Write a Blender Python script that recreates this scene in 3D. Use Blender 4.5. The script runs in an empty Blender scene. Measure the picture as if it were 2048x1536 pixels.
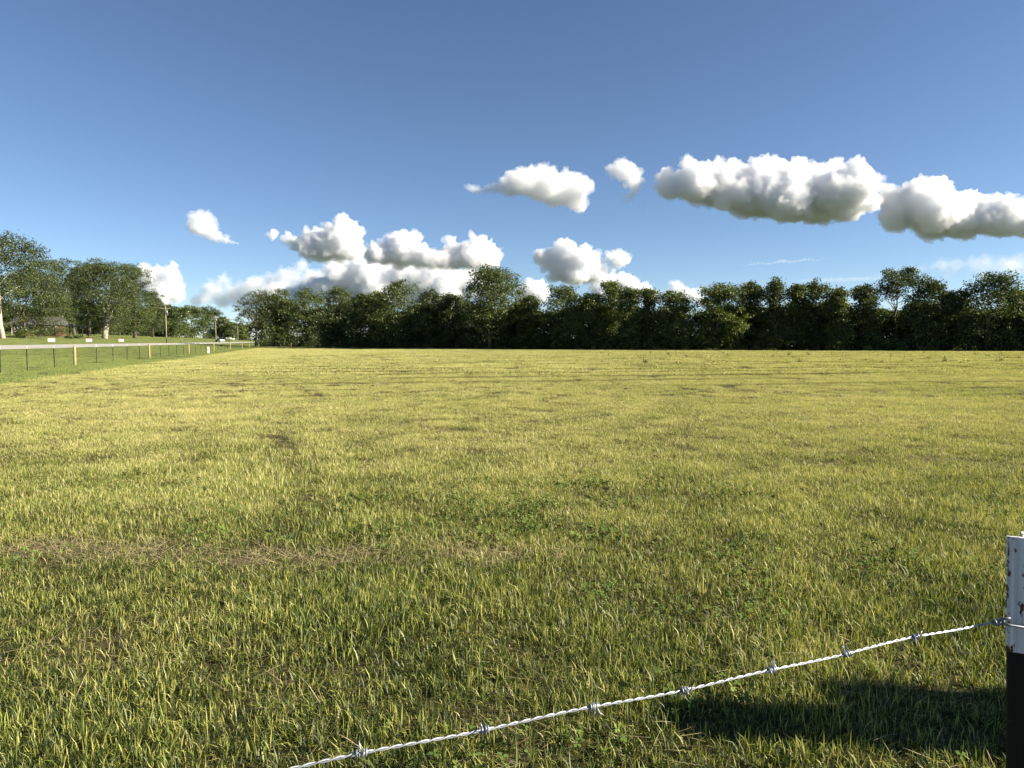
import bpy, math, random
import numpy as np
from mathutils import Vector, Matrix

# ------------------------------------------------------------------ camera, sky, sun, exposure
S = bpy.context.scene
COL = S.collection
FPX = 1420.0                                  # focal length in pixels of the 2048 wide photograph
PITCH = math.atan((768 - 682) / FPX)          # camera looks a little below the horizon
EYE = 1.6
cam_d = bpy.data.cameras.new('camera')
cam_d.sensor_width = 36.0
cam_d.lens = 36.0 * FPX / 2048.0
cam_d.clip_start = 0.02
cam_d.clip_end = 90000.0
cam = bpy.data.objects.new('camera', cam_d)
COL.objects.link(cam)
cam.location = (0, 0, EYE)
cam.rotation_euler = (math.radians(90) - PITCH, 0, 0)
S.camera = cam

SUN_AZ = 98.0      # degrees clockwise from straight ahead
SUN_EL = 27.0
W = bpy.data.worlds.new('World')
S.world = W
W.use_nodes = True
wn = W.node_tree
for n in list(wn.nodes):
    wn.nodes.remove(n)
sky = wn.nodes.new('ShaderNodeTexSky')
sky.sky_type = 'NISHITA'
sky.sun_disc = False
sky.sun_elevation = math.radians(SUN_EL)
sky.sun_rotation = math.radians(SUN_AZ)
sky.altitude = 0
sky.air_density = 0.7
sky.dust_density = 0.12
sky.ozone_density = 3.0
bg = wn.nodes.new('ShaderNodeBackground')
bg.inputs['Strength'].default_value = 0.0515
wo = wn.nodes.new('ShaderNodeOutputWorld')
wn.links.new(sky.outputs[0], bg.inputs[0])
wn.links.new(bg.outputs[0], wo.inputs[0])

sun_d = bpy.data.lights.new('sun', 'SUN')
sun_d.energy = 5.0
sun_d.angle = math.radians(0.5)
sun_d.color = (1.0, 0.90, 0.74)
sun = bpy.data.objects.new('sun', sun_d)
COL.objects.link(sun)
sd = Vector((math.sin(math.radians(SUN_AZ)) * math.cos(math.radians(SUN_EL)),
             math.cos(math.radians(SUN_AZ)) * math.cos(math.radians(SUN_EL)),
             math.sin(math.radians(SUN_EL))))
sun.rotation_euler = sd.to_track_quat('Z', 'Y').to_euler()

S.view_settings.view_transform = 'Standard'
S.view_settings.look = 'None'
S.view_settings.gamma = 1.0
S.view_settings.use_curve_mapping = False
S.view_settings.exposure = 1.5
S.render.engine = 'CYCLES'
cy = S.cycles
cy.max_bounces = 64
cy.diffuse_bounces = 3
cy.glossy_bounces = 2
cy.transmission_bounces = 6
cy.volume_bounces = 64
cy.transparent_max_bounces = 48
cy.caustics_reflective = False
cy.caustics_refractive = False
cy.use_denoising = True

# ------------------------------------------------------------------ helpers
RND = random.Random(7)

def ray(px, py):
    """World direction through a pixel of the 2048x1536 photograph."""
    x = (px - 1024) / FPX
    y = (768 - py) / FPX
    c, s = math.cos(PITCH), math.sin(PITCH)
    return Vector((x, c + y * s, -s + y * c))

def at(px, py, dist):
    """Point seen at that pixel, dist metres ahead (along +Y)."""
    d = ray(px, py)
    return Vector((0, 0, EYE)) + d * (dist / d.y)

TH = math.atan(0.2845)                        # heading of the road and the fence, to the left of straight ahead
NL = (-math.cos(TH), -math.sin(TH))           # unit vector across the road, away from the field
RV = (-math.sin(TH), math.cos(TH))            # unit vector along the road
ZL = [(-1e6, 0), (15, 0), (19, 0.1), (30, 0.62), (31, 0.68), (37, 1.05), (38.5, 1.0), (42, 1.25), (50, 2.05), (60, 2.75), (70, 3.3), (90, 4.5), (140, 5.2), (1e6, 5.2)]

def across(x, y):
    return x * NL[0] + y * NL[1]

def terrain(x, y):
    L = across(np.asarray(x, float), np.asarray(y, float))
    return np.interp(L, [a for a, b in ZL], [b for a, b in ZL])

def on_line(px, L):
    """Ground point on the line L metres across, in the vertical plane of pixel column px (taken at horizon height)."""
    d = ray(px, 682)
    t = L / (d.x * NL[0] + d.y * NL[1])
    x, y = d.x * t, d.y * t
    return Vector((x, y, float(terrain(x, y))))

def RL(v, L):
    x = RV[0] * v + NL[0] * L
    y = RV[1] * v + NL[1] * L
    return Vector((x, y, float(terrain(x, y))))

def tag(o, label=None, cat=None, group=None, kind=None):
    if label: o['label'] = label
    if cat: o['category'] = cat
    if group: o['group'] = group
    if kind: o['kind'] = kind
    return o

def empty(name, loc, rz=0.0):
    o = bpy.data.objects.new(name, None)
    COL.objects.link(o)
    o.location = loc
    o.rotation_euler = (0, 0, rz)
    o.empty_display_size = 0.2
    return o

def link(name, me, parent=None, loc=None):
    o = bpy.data.objects.new(name, me)
    COL.objects.link(o)
    if parent is not None:
        o.parent = parent
    if loc is not None:
        o.location = loc
    return o

def np_mesh(name, V, F, mat=None, smooth=False, attr=None):
    """Mesh from numpy vertices and same-size faces (n,3) or (n,4); attr: dict of per-vertex float arrays."""
    V = np.asarray(V, np.float32); F = np.asarray(F, np.int32)
    me = bpy.data.meshes.new(name)
    k = F.shape[1]
    me.vertices.add(len(V)); me.vertices.foreach_set('co', V.ravel())
    me.loops.add(F.size); me.loops.foreach_set('vertex_index', F.ravel())
    me.polygons.add(len(F))
    me.polygons.foreach_set('loop_start', np.arange(0, F.size, k, dtype=np.int32))
    if smooth:
        me.polygons.foreach_set('use_smooth', np.ones(len(F), bool))
    me.update(calc_edges=True)
    if attr:
        for nm, a in attr.items():
            at_ = me.attributes.new(nm, 'FLOAT', 'POINT')
            at_.data.foreach_set('value', np.asarray(a, np.float32).ravel())
    if mat is not None:
        me.materials.append(mat)
    me.validate()
    return me

class MB:
    """Collects simple solids into one mesh."""
    def __init__(self):
        self.v = []; self.f = []
    def add(self, verts, faces):
        b = len(self.v)
        self.v += [tuple(p) for p in verts]
        self.f += [tuple(i + b for i in f) for f in faces]
        return self
    def box(self, c, s, rz=0.0):
        cx, cy_, cz = c; hx, hy, hz = s[0] / 2, s[1] / 2, s[2] / 2
        ca, sa = math.cos(rz), math.sin(rz)
        vs = []
        for z in (-hz, hz):
            for x, y in ((-hx, -hy), (hx, -hy), (hx, hy), (-hx, hy)):
                vs.append((cx + x * ca - y * sa, cy_ + x * sa + y * ca, cz + z))
        return self.add(vs, [(0, 3, 2, 1), (4, 5, 6, 7), (0, 1, 5, 4), (1, 2, 6, 5), (2, 3, 7, 6), (3, 0, 4, 7)])
    def prism(self, outline, y0, y1):
        """Outline in (x, z), extruded along y."""
        n = len(outline)
        vs = [(x, y0, z) for x, z in outline] + [(x, y1, z) for x, z in outline]
        fs = [tuple(range(n)), tuple(range(2 * n - 1, n - 1, -1))]
        fs += [(i, i + n, (i + 1) % n + n, (i + 1) % n) for i in range(n)]
        return self.add(vs, fs)
    def tube(self, pts, radii, n=8, cap=True):
        pts = [Vector(p) for p in pts]
        if not hasattr(radii, '__len__'):
            radii = [radii] * len(pts)
        up = None
        rings = []
        for i, p in enumerate(pts):
            t = (pts[min(i + 1, len(pts) - 1)] - pts[max(i - 1, 0)]).normalized()
            if up is None:
                up = t.orthogonal().normalized()
            up = (up - t * up.dot(t))
            up = up.normalized() if up.length > 1e-6 else t.orthogonal().normalized()
            w = t.cross(up)
            rings.append([p + (up * math.cos(a) + w * math.sin(a)) * radii[i] for a in (2 * math.pi * k / n for k in range(n))])
        vs = [q for r in rings for q in r]
        fs = []
        for i in range(len(pts) - 1):
            for k in range(n):
                a, b = i * n + k, i * n + (k + 1) % n
                fs.append((a, b, b + n, a + n))
        if cap:
            fs.append(tuple(range(n - 1, -1, -1)))
            fs.append(tuple(range((len(pts) - 1) * n, len(pts) * n)))
        return self.add(vs, fs)
    def mesh(self, name, mat, smooth=False):
        me = bpy.data.meshes.new(name)
        me.from_pydata(self.v, [], self.f)
        if smooth:
            me.polygons.foreach_set('use_smooth', np.ones(len(me.polygons), bool))
        me.materials.append(mat)
        me.update()
        return me
    def build(self, name, mat, parent=None, smooth=False, loc=None):
        return link(name, self.mesh(name, mat, smooth), parent, loc)

# vectorised value noise
def _hash(ix, iy, iz, seed):
    h = (ix * 374761393 + iy * 668265263 + iz * 2147483647 + seed * 1274126177) & 0xFFFFFFFF
    h = ((h ^ (h >> 13)) * 1274126177) & 0xFFFFFFFF
    return ((h ^ (h >> 16)) & 0xFFFF) / 65535.0

def vnoise(P, seed=0):
    P = np.asarray(P, float)
    if P.shape[1] == 2:
        P = np.column_stack([P, np.zeros(len(P))])
    I = np.floor(P).astype(np.int64); Fr = P - I
    u = Fr * Fr * (3 - 2 * Fr)
    r = 0
    for dx in (0, 1):
        for dy in (0, 1):
            for dz in (0, 1):
                w = (u[:, 0] if dx else 1 - u[:, 0]) * (u[:, 1] if dy else 1 - u[:, 1]) * (u[:, 2] if dz else 1 - u[:, 2])
                r = r + w * _hash(I[:, 0] + dx, I[:, 1] + dy, I[:, 2] + dz, seed)
    return r                                   # 0..1

def fbm(P, octaves=4, seed=0, gain=0.5):
    P = np.asarray(P, float); a = 1.0; r = 0; s = 0
    for k in range(octaves):
        r = r + a * vnoise(P * (2.03 ** k) + 17.3 * k, seed + k); s += a; a *= gain
    return r / s

# node helpers
def new_mat(name):
    m = bpy.data.materials.new(name)
    m.use_nodes = True
    nt = m.node_tree
    for n in list(nt.nodes):
        nt.nodes.remove(n)
    out = nt.nodes.new('ShaderNodeOutputMaterial')
    return m, nt, out

def N(nt, typ, **kw):
    n = nt.nodes.new(typ)
    for k, v in kw.items():
        if k.startswith('_'):
            n.inputs[k[1:].replace('_', ' ')].default_value = v
        else:
            setattr(n, k, v)
    return n

def mixc(nt, fac, a, b, blend='MIX'):
    n = nt.nodes.new('ShaderNodeMix'); n.data_type = 'RGBA'; n.blend_type = blend
    for k, val in ((0, fac), (6, a), (7, b)):
        if hasattr(val, 'is_linked') or hasattr(val, 'links'):
            nt.links.new(val, n.inputs[k])
        else:
            n.inputs[k].default_value = val if k == 0 else (tuple(val) + (1,))[:4]
    return n.outputs[2]

def ramp(nt, src, stops, interp='LINEAR'):
    r = nt.nodes.new('ShaderNodeValToRGB')
    r.color_ramp.interpolation = interp
    els = r.color_ramp.elements
    while len(els) < len(stops):
        els.new(0.5)
    for e, (p, c) in zip(els, stops):
        e.position = p
        e.color = (c, c, c, 1) if not hasattr(c, '__len__') else tuple(c) + (1,)
    nt.links.new(src, r.inputs[0])
    return r.outputs[0]

def noise(nt, vec, scale, detail=4, rough=0.55, dim='3D'):
    n = nt.nodes.new('ShaderNodeTexNoise')
    n.inputs['Scale'].default_value = scale
    n.inputs['Detail'].default_value = detail
    n.inputs['Roughness'].default_value = rough
    if vec is not None:
        nt.links.new(vec, n.inputs['Vector'])
    return n.outputs[0]

def simple_mat(name, col, rough=0.6, metal=0.0, var=0.15, scale=30.0, bump=0.0, spec=0.4):
    """Principled with a little grain in colour and relief."""
    m, nt, out = new_mat(name)
    p = N(nt, 'ShaderNodeBsdfPrincipled')
    tc = N(nt, 'ShaderNodeTexCoord')
    nz = noise(nt, tc.outputs['Object'], scale, 5)
    lo = tuple(c * (1 - var) for c in col); hi = tuple(min(1, c * (1 + var)) for c in col)
    nt.links.new(ramp(nt, nz, [(0.3, lo), (0.7, hi)]), p.inputs['Base Color'])
    p.inputs['Roughness'].default_value = rough
    p.inputs['Metallic'].default_value = metal
    p.inputs['Specular IOR Level'].default_value = spec
    if bump:
        b = N(nt, 'ShaderNodeBump', _Strength=bump, _Distance=0.01)
        nt.links.new(nz, b.inputs['Height'])
        nt.links.new(b.outputs[0], p.inputs['Normal'])
    nt.links.new(p.outputs[0], out.inputs[0])
    return m
# ------------------------------------------------------------------ ground, road
def pos_L(nt):
    """Metres across the road direction, from the world position (negative side = field)."""
    g = N(nt, 'ShaderNodeNewGeometry')
    d = N(nt, 'ShaderNodeVectorMath', operation='DOT_PRODUCT')
    nt.links.new(g.outputs['Position'], d.inputs[0])
    d.inputs[1].default_value = (NL[0], NL[1], 0)
    return g.outputs['Position'], d.outputs['Value']

def mth(nt, op, a, b=None, clamp=False):
    n = nt.nodes.new('ShaderNodeMath'); n.operation = op; n.use_clamp = clamp
    for k, v in ((0, a), (1, b)):
        if v is None: continue
        if hasattr(v, 'links'): nt.links.new(v, n.inputs[k])
        else: n.inputs[k].default_value = v
    return n.outputs[0]

def sstep(nt, v, lo, hi):
    n = nt.nodes.new('ShaderNodeMapRange'); n.interpolation_type = 'SMOOTHSTEP'
    nt.links.new(v, n.inputs['Value'])
    n.inputs['From Min'].default_value = lo; n.inputs['From Max'].default_value = hi
    return n.outputs['Result']

RDIR = (math.cos(math.radians(11)), math.sin(math.radians(11)))   # direction of the mowing rows
VERGE = 10.6                                   # the hay ends here, the green verge begins

def ground_mat():
    m, nt, out = new_mat('ground_soil_and_thatch')
    P, L = pos_L(nt)
    p = N(nt, 'ShaderNodeBsdfPrincipled', _Roughness=0.95)
    p.inputs['Specular IOR Level'].default_value = 0.1
    n1 = noise(nt, P, 7.0, 6, 0.65)
    n2 = noise(nt, P, 0.5, 5, 0.6)
    n3 = noise(nt, P, 45.0, 4, 0.7)
    hay = mixc(nt, ramp(nt, n1, [(0.35, 0.0), (0.7, 1.0)]), (0.026, 0.020, 0.011), (0.115, 0.090, 0.040))
    hay = mixc(nt, ramp(nt, n3, [(0.4, 0.0), (0.65, 1.0)]), hay, (0.075, 0.066, 0.026))
    hay = mixc(nt, ramp(nt, n2, [(0.45, 0.0), (0.7, 0.5)]), hay, (0.085, 0.085, 0.03))
    grn = mixc(nt, ramp(nt, n1, [(0.35, 0.0), (0.7, 1.0)]), (0.075, 0.105, 0.028), (0.15, 0.18, 0.052))
    lw = mixc(nt, ramp(nt, n2, [(0.4, 0.0), (0.65, 1.0)]), (0.12, 0.165, 0.045), (0.20, 0.215, 0.075))
    Lj = mth(nt, 'ADD', L, mth(nt, 'MULTIPLY', mth(nt, 'SUBTRACT', n2, 0.5), 3.0))
    c = mixc(nt, sstep(nt, Lj, VERGE - 0.8, VERGE + 0.8), hay, grn)
    c = mixc(nt, sstep(nt, L, 33, 36), c, lw)
    # beyond the farm: woods and crops
    ln = N(nt, 'ShaderNodeVectorMath', operation='LENGTH'); nt.links.new(P, ln.inputs[0])
    far = mixc(nt, ramp(nt, noise(nt, P, 0.002, 3), [(0.4, 0.0), (0.6, 1.0)]), (0.03, 0.045, 0.02), (0.10, 0.115, 0.05))
    c = mixc(nt, sstep(nt, ln.outputs['Value'], 600, 900), c, far)
    nt.links.new(c, p.inputs['Base Color'])
    b = N(nt, 'ShaderNodeBump', _Strength=0.8, _Distance=0.05)
    nt.links.new(n1, b.inputs['Height'])
    nt.links.new(b.outputs[0], p.inputs['Normal'])
    nt.links.new(p.outputs[0], out.inputs[0])
    return m

def build_ground():
    ls = sorted(set([-40000, -8000, -2000, -600, -250, -120] + list(range(-90, 12, 6)) + [10.6, 13, 15, 17, 19, 22, 25, 28, 30, 31, 37, 38.5, 40, 42, 46, 50, 55, 60, 65, 70, 80, 90, 110, 140, 300, 1500, 8000, 40000]))
    vs = sorted(set([-3000, -400, -60] + list(range(-20, 320, 10)) + [400, 500, 600, 800, 1200, 2500, 8000, 50000]))
    V = []; F = []
    for v in vs:
        for l in ls:
            x = RV[0] * v + NL[0] * l; y = RV[1] * v + NL[1] * l
            V.append((x, y, float(np.interp(l, [a for a, b in ZL], [b for a, b in ZL]))))
    n = len(ls)
    for i in range(len(vs) - 1):
        for j in range(n - 1):
            F.append((i * n + j, i * n + j + 1, (i + 1) * n + j + 1, (i + 1) * n + j))
    me = np_mesh('ground', V, np.array(F)[:, ::-1], ground_mat())
    tag(link('ground', me), kind='structure')
build_ground()

def road_mat():
    m, nt, out = new_mat('worn_pale_asphalt')
    P, L = pos_L(nt)
    p = N(nt, 'ShaderNodeBsdfPrincipled', _Roughness=0.85)
    n1 = noise(nt, P, 0.8, 5, 0.6); n2 = noise(nt, P, 60, 3, 0.7)
    c = mixc(nt, ramp(nt, n1, [(0.35, 0.0), (0.65, 1.0)]), (0.33, 0.315, 0.285), (0.45, 0.43, 0.39))
    c = mixc(nt, ramp(nt, n2, [(0.4, 0.0), (0.7, 0.5)]), c, (0.2, 0.19, 0.17))
    # darker wheel paths
    for l0 in (32.6, 35.4):
        w = mth(nt, 'ABSOLUTE', mth(nt, 'SUBTRACT', L, l0))
        c = mixc(nt, mth(nt, 'MULTIPLY', mth(nt, 'SUBTRACT', 1.0, sstep(nt, w, 0.1, 0.7)), 0.3), c, (0.25, 0.24, 0.22))
    nt.links.new(c, p.inputs['Base Color'])
    nt.links.new(p.outputs[0], out.inputs[0])
    return m

ROAD_MAT = road_mat()
def strip(name, l0, l1, dz, mat, v0=-60, v1=900, step=20):
    V = []; F = []
    vs = list(range(v0, v1 + 1, step))
    for v in vs:
        for l in (l0, l1):
            x = RV[0] * v + NL[0] * l; y = RV[1] * v + NL[1] * l
            V.append((x, y, 0.68 + (l - 31) * 0.37 / 6 + dz))
    for i in range(len(vs) - 1):
        F.append((2 * i, 2 * i + 2, 2 * i + 3, 2 * i + 1))
    return link(name, np_mesh(name, V, F, mat))
tag(strip('road', 31.1, 36.9, 0.03, ROAD_MAT), kind='structure')
paint = simple_mat('road_paint', (0.62, 0.6, 0.5), 0.7, var=0.3, scale=8)
yel = simple_mat('road_paint_yellow', (0.55, 0.40, 0.06), 0.7, var=0.3, scale=8)
tag(strip('road_edge_line', 31.4, 31.52, 0.034, paint), kind='structure')
tag(strip('road_edge_line', 36.48, 36.6, 0.034, paint), kind='structure')
tag(strip('road_centre_line', 33.9, 34.05, 0.034, yel), kind='structure')

# ------------------------------------------------------------------ grass
def grass_mat():
    m, nt, out = new_mat('grass_blades')
    P, L = pos_L(nt)
    tint = N(nt, 'ShaderNodeAttribute', attribute_name='tint').outputs['Fac']
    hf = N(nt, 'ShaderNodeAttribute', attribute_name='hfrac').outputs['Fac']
    sep = N(nt, 'ShaderNodeSeparateXYZ'); nt.links.new(P, sep.inputs[0])
    n1 = noise(nt, P, 0.9, 4, 0.6)
    n2 = noise(nt, P, 0.16, 3, 0.5)
    # yellowness of the hay: higher away from the near fence, patchy
    y = sstep(nt, sep.outputs['Y'], 1.0, 13.0)
    y = mth(nt, 'ADD', mth(nt, 'MULTIPLY', y, 0.59), mth(nt, 'MULTIPLY', mth(nt, 'SUBTRACT', n1, 0.5), 1.3))
    y = mth(nt, 'ADD', y, mth(nt, 'MULTIPLY', mth(nt, 'SUBTRACT', n2, 0.5), 0.9))
    y = mth(nt, 'ADD', y, mth(nt, 'MULTIPLY', mth(nt, 'SUBTRACT', tint, 0.5), 1.05), )
    y = mth(nt, 'ADD', y, 0.26, True)
    hay = ramp(nt, y, [(0.0, (0.040, 0.062, 0.014)), (0.14, (0.12, 0.185, 0.026)), (0.32, (0.27, 0.325, 0.058)), (0.6, (0.43, 0.43, 0.105)), (0.82, (0.56, 0.52, 0.165)), (1.0, (0.68, 0.61, 0.28))])
    # darker strips along some mowing rows further out
    dv = N(nt, 'ShaderNodeVectorMath', operation='DOT_PRODUCT'); nt.links.new(P, dv.inputs[0]); dv.inputs[1].default_value = (-RDIR[1], RDIR[0], 0)
    v = mth(nt, 'ADD', dv.outputs['Value'], mth(nt, 'MULTIPLY', n2, 1.2))
    du = N(nt, 'ShaderNodeVectorMath', operation='DOT_PRODUCT'); nt.links.new(P, du.inputs[0]); du.inputs[1].default_value = (RDIR[0], RDIR[1], 0)
    cv = N(nt, 'ShaderNodeCombineXYZ'); nt.links.new(mth(nt, 'MULTIPLY', du.outputs['Value'], 0.05), cv.inputs[0]); nt.links.new(mth(nt, 'MULTIPLY', mth(nt, 'FLOOR', mth(nt, 'DIVIDE', v, 3.4)), 5.3), cv.inputs[1])
    on = ramp(nt, noise(nt, cv.outputs[0], 1.0, 3, 0.6), [(0.43, 0.0), (0.52, 1.0)])
    row = mth(nt, 'SUBTRACT', 1.0, sstep(nt, mth(nt, 'FRACT', mth(nt, 'DIVIDE', v, 3.4)), 0.16, 0.30))
    row = mth(nt, 'MULTIPLY', mth(nt, 'MULTIPLY', row, on), mth(nt, 'MULTIPLY', sstep(nt, sep.outputs['Y'], 16.0, 34.0), sstep(nt, sep.outputs['X'], -26.0, -8.0)))
    hay = mixc(nt, mth(nt, 'MULTIPLY', row, 0.9), hay, (0.14, 0.13, 0.036))
    # green verge and lawn
    g = mth(nt, 'ADD', mth(nt, 'MULTIPLY', tint, 0.7), mth(nt, 'MULTIPLY', mth(nt, 'SUBTRACT', n1, 0.4), 0.7), True)
    grn = ramp(nt, g, [(0.0, (0.15, 0.20, 0.042)), (0.5, (0.255, 0.305, 0.078)), (1.0, (0.41, 0.415, 0.135))])
    Lj = mth(nt, 'ADD', L, mth(nt, 'MULTIPLY', mth(nt, 'SUBTRACT', n1, 0.5), 4.0))
    c = mixc(nt, sstep(nt, Lj, VERGE - 0.5, VERGE + 0.9), hay, grn)
    # brownish sheath at each blade's foot, also painting in shade low among the blades
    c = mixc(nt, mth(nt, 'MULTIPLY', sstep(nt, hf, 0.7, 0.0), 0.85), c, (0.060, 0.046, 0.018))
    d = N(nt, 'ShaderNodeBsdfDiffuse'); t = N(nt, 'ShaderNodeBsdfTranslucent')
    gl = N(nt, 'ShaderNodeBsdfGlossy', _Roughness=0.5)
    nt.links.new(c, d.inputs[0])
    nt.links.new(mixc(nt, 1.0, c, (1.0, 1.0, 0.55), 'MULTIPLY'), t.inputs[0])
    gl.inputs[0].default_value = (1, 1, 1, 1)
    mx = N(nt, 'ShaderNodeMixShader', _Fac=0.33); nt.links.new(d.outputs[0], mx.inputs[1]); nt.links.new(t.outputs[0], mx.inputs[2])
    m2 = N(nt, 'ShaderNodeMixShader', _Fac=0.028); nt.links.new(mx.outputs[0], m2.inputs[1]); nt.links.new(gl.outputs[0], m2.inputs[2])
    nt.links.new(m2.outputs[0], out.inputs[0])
    return m
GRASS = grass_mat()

def blades(seed, n, R, h, w, lean=0.5, tuft=0.0, flat=0.0, bend=0.75):
    """n blades in a disc of radius R: three triangles each."""
    rs = np.random.RandomState(seed)
    r = R * np.sqrt(rs.rand(n)); a = rs.rand(n) * 2 * np.pi
    X = r * np.cos(a); Y = r * np.sin(a)
    if tuft > 0:
        k = max(3, int(n / 22))
        cx = R * np.sqrt(rs.rand(k)); ca = rs.rand(k) * 2 * np.pi
        idx = rs.randint(0, k, n)
        sel = rs.rand(n) < tuft
        X = np.where(sel, cx[idx] * np.cos(ca[idx]) + rs.normal(size=n) * 0.014, X)
        Y = np.where(sel, cx[idx] * np.sin(ca[idx]) + rs.normal(size=n) * 0.014, Y)
    H = rs.uniform(h[0], h[1], n) * (0.6 + 0.8 * rs.beta(2, 3, n))
    Wd = rs.uniform(w[0], w[1], n)
    ph = rs.rand(n) * 2 * np.pi                           # lean heading
    ln = np.abs(rs.normal(size=n)) * lean + flat
    tw = ph + np.pi / 2 + rs.normal(size=n) * 0.7
    def row(t):
        ang = ln * (1.1 - bend + bend * t)
        rr = H * t * np.sin(np.minimum(ang, 1.45)); zz = H * t * np.cos(np.minimum(ang, 1.45))
        return X + rr * np.cos(ph), Y + rr * np.sin(ph), zz
    V = np.zeros((n, 5, 3))
    for k, (t, ws) in enumerate(((-0.1, 0.8), (0.55, 1.0))):
        x, y, z = row(t)
        for s, sg in ((0, -1), (1, 1)):
            V[:, 2 * k + s] = np.column_stack([x + sg * Wd * ws / 2 * np.cos(tw), y + sg * Wd * ws / 2 * np.sin(tw), z])
    x, y, z = row(1.0)
    V[:, 4] = np.column_stack([x, y, z])
    F0 = np.array([[0, 1, 3], [0, 3, 2], [2, 3, 4]])
    F = (F0[None] + (np.arange(n) * 5)[:, None, None]).reshape(-1, 3)
    tv = np.where(rs.rand(n) < 0.22, rs.uniform(-0.15, 0.2, n), rs.rand(n))      # a third are dull lower leaves
    tint = np.repeat(tv, 5)
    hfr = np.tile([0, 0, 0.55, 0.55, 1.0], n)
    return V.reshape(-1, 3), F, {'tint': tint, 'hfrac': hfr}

def clover(seed, n, R):
    """Three-leaflet clover and small broad weeds on thin stalks."""
    rs = np.random.RandomState(seed)
    V = []; F = []; T = []; Hh = []
    for i in range(n):
        a = rs.rand() * 6.28; r = R * math.sqrt(rs.rand())
        c = np.array([r * math.cos(a), r * math.sin(a), rs.uniform(0.035, 0.085)])
        s = rs.uniform(0.008, 0.016); t0 = rs.rand() * 6.28
        nrm = rs.normal(size=3) * 0.45 + np.array([0, 0, 1]); nrm /= np.linalg.norm(nrm)
        u = np.cross(nrm, [1, 0.2, 0]); u /= np.linalg.norm(u); v = np.cross(nrm, u)
        tt = 0.25 * rs.rand()
        for k in range(3):
            an = t0 + k * 2.094
            d = u * math.cos(an) + v * math.sin(an); e = -u * math.sin(an) + v * math.cos(an)
            b = len(V)
            V += [c, c + d * s * 0.8 - e * s * 0.55 + nrm * s * 0.15, c + d * s * 1.5, c + d * s * 0.8 + e * s * 0.55 + nrm * s * 0.15]
            F += [(b, b + 1, b + 2), (b, b + 2, b + 3)]; T += [tt] * 4; Hh += [1] * 4
    return np.array(V), np.array(F), {'tint': np.array(T), 'hfrac': np.array(Hh)}

def patch_obj(name, data, mat):
    V, F, A = data
    me = np_mesh(name, V, F, mat, attr=A)
    return bpy.data.objects.new(name, me)                  # source only, never linked to the scene

def scatter(name, kind, pts, rot, scl, idx, sources, label=None):
    """One object: a point per tuft, each turned into one of the source tufts as plain mesh geometry."""
    me = bpy.data.meshes.new(name)
    me.vertices.add(len(pts)); me.vertices.foreach_set('co', np.asarray(pts, np.float32).ravel())
    for nm, typ, arr in (('rz', 'FLOAT', rot), ('scl', 'FLOAT', scl)):
        a = me.attributes.new(nm, typ, 'POINT'); a.data.foreach_set('value', np.asarray(arr, np.float32))
    a = me.attributes.new('pick', 'INT', 'POINT'); a.data.foreach_set('value', np.asarray(idx, np.int32))
    me.materials.append(sources[0].data.materials[0])
    o = link(name, me)
    ng = bpy.data.node_groups.new(name, 'GeometryNodeTree')
    ng.interface.new_socket('Geometry', in_out='INPUT', socket_type='NodeSocketGeometry')
    ng.interface.new_socket('Geometry', in_out='OUTPUT', socket_type='NodeSocketGeometry')
    gi = ng.nodes.new('NodeGroupInput'); go = ng.nodes.new('NodeGroupOutput')
    def named(nm, dt):
        n = ng.nodes.new('GeometryNodeInputNamedAttribute'); n.data_type = dt; n.inputs['Name'].default_value = nm
        return n.outputs[0]
    rz, sc, pk = named('rz', 'FLOAT'), named('scl', 'FLOAT'), named('pick', 'INT')
    cx = ng.nodes.new('ShaderNodeCombineXYZ'); ng.links.new(rz, cx.inputs[2])
    jn = ng.nodes.new('GeometryNodeJoinGeometry')
    for k, s in enumerate(sources):
        oi = ng.nodes.new('GeometryNodeObjectInfo'); oi.inputs['Object'].default_value = s
        iop = ng.nodes.new('GeometryNodeInstanceOnPoints')
        cmp_ = ng.nodes.new('FunctionNodeCompare'); cmp_.data_type = 'INT'; cmp_.operation = 'EQUAL'
        ng.links.new(pk, cmp_.inputs[2]); cmp_.inputs[3].default_value = k
        ng.links.new(gi.outputs[0], iop.inputs['Points'])
        ng.links.new(cmp_.outputs[0], iop.inputs['Selection'])
        ng.links.new(oi.outputs['Geometry'], iop.inputs['Instance'])
        ng.links.new(cx.outputs[0], iop.inputs['Rotation'])
        ng.links.new(sc, iop.inputs['Scale'])
        ng.links.new(iop.outputs[0], jn.inputs[0])
    ng.links.new(jn.outputs[0], go.inputs[0])
    md = o.modifiers.new('scatter', 'NODES'); md.node_group = ng
    tag(o, label, None, None, kind)
    return o

GR = np.random.RandomState(5)
def frustum_points(d0, d1, dens, margin=2.0, wide=0.80):
    """Uniform random ground points between two distances, a little wider than the view."""
    W1 = wide * d1 + margin
    n = int(dens * 2 * W1 * (d1 - d0))
    x = GR.uniform(-W1, W1, n); y = GR.uniform(d0, d1, n)
    k = np.abs(x) < wide * y + margin
    return x[k], y[k]

def seg_dist(x, y, a, b):
    a = np.array(a, float); b = np.array(b, float); ab = b - a
    t = np.clip(((x - a[0]) * ab[0] + (y - a[1]) * ab[1]) / (ab @ ab), 0, 1)
    return np.hypot(x - a[0] - t * ab[0], y - a[1] - t * ab[1])

def gnd(px, py):
    d = ray(px, py); t = EYE / -d.z
    return (d.x * t, d.y * t)

EDGE = [(480, 205), (530, 200), (700, 151), (1000, 133), (1300, 120), (2048, 108), (2400, 104)]
def edge_y(px):
    return float(np.interp(px, [a for a, b in EDGE], [b for a, b in EDGE]))

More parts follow.
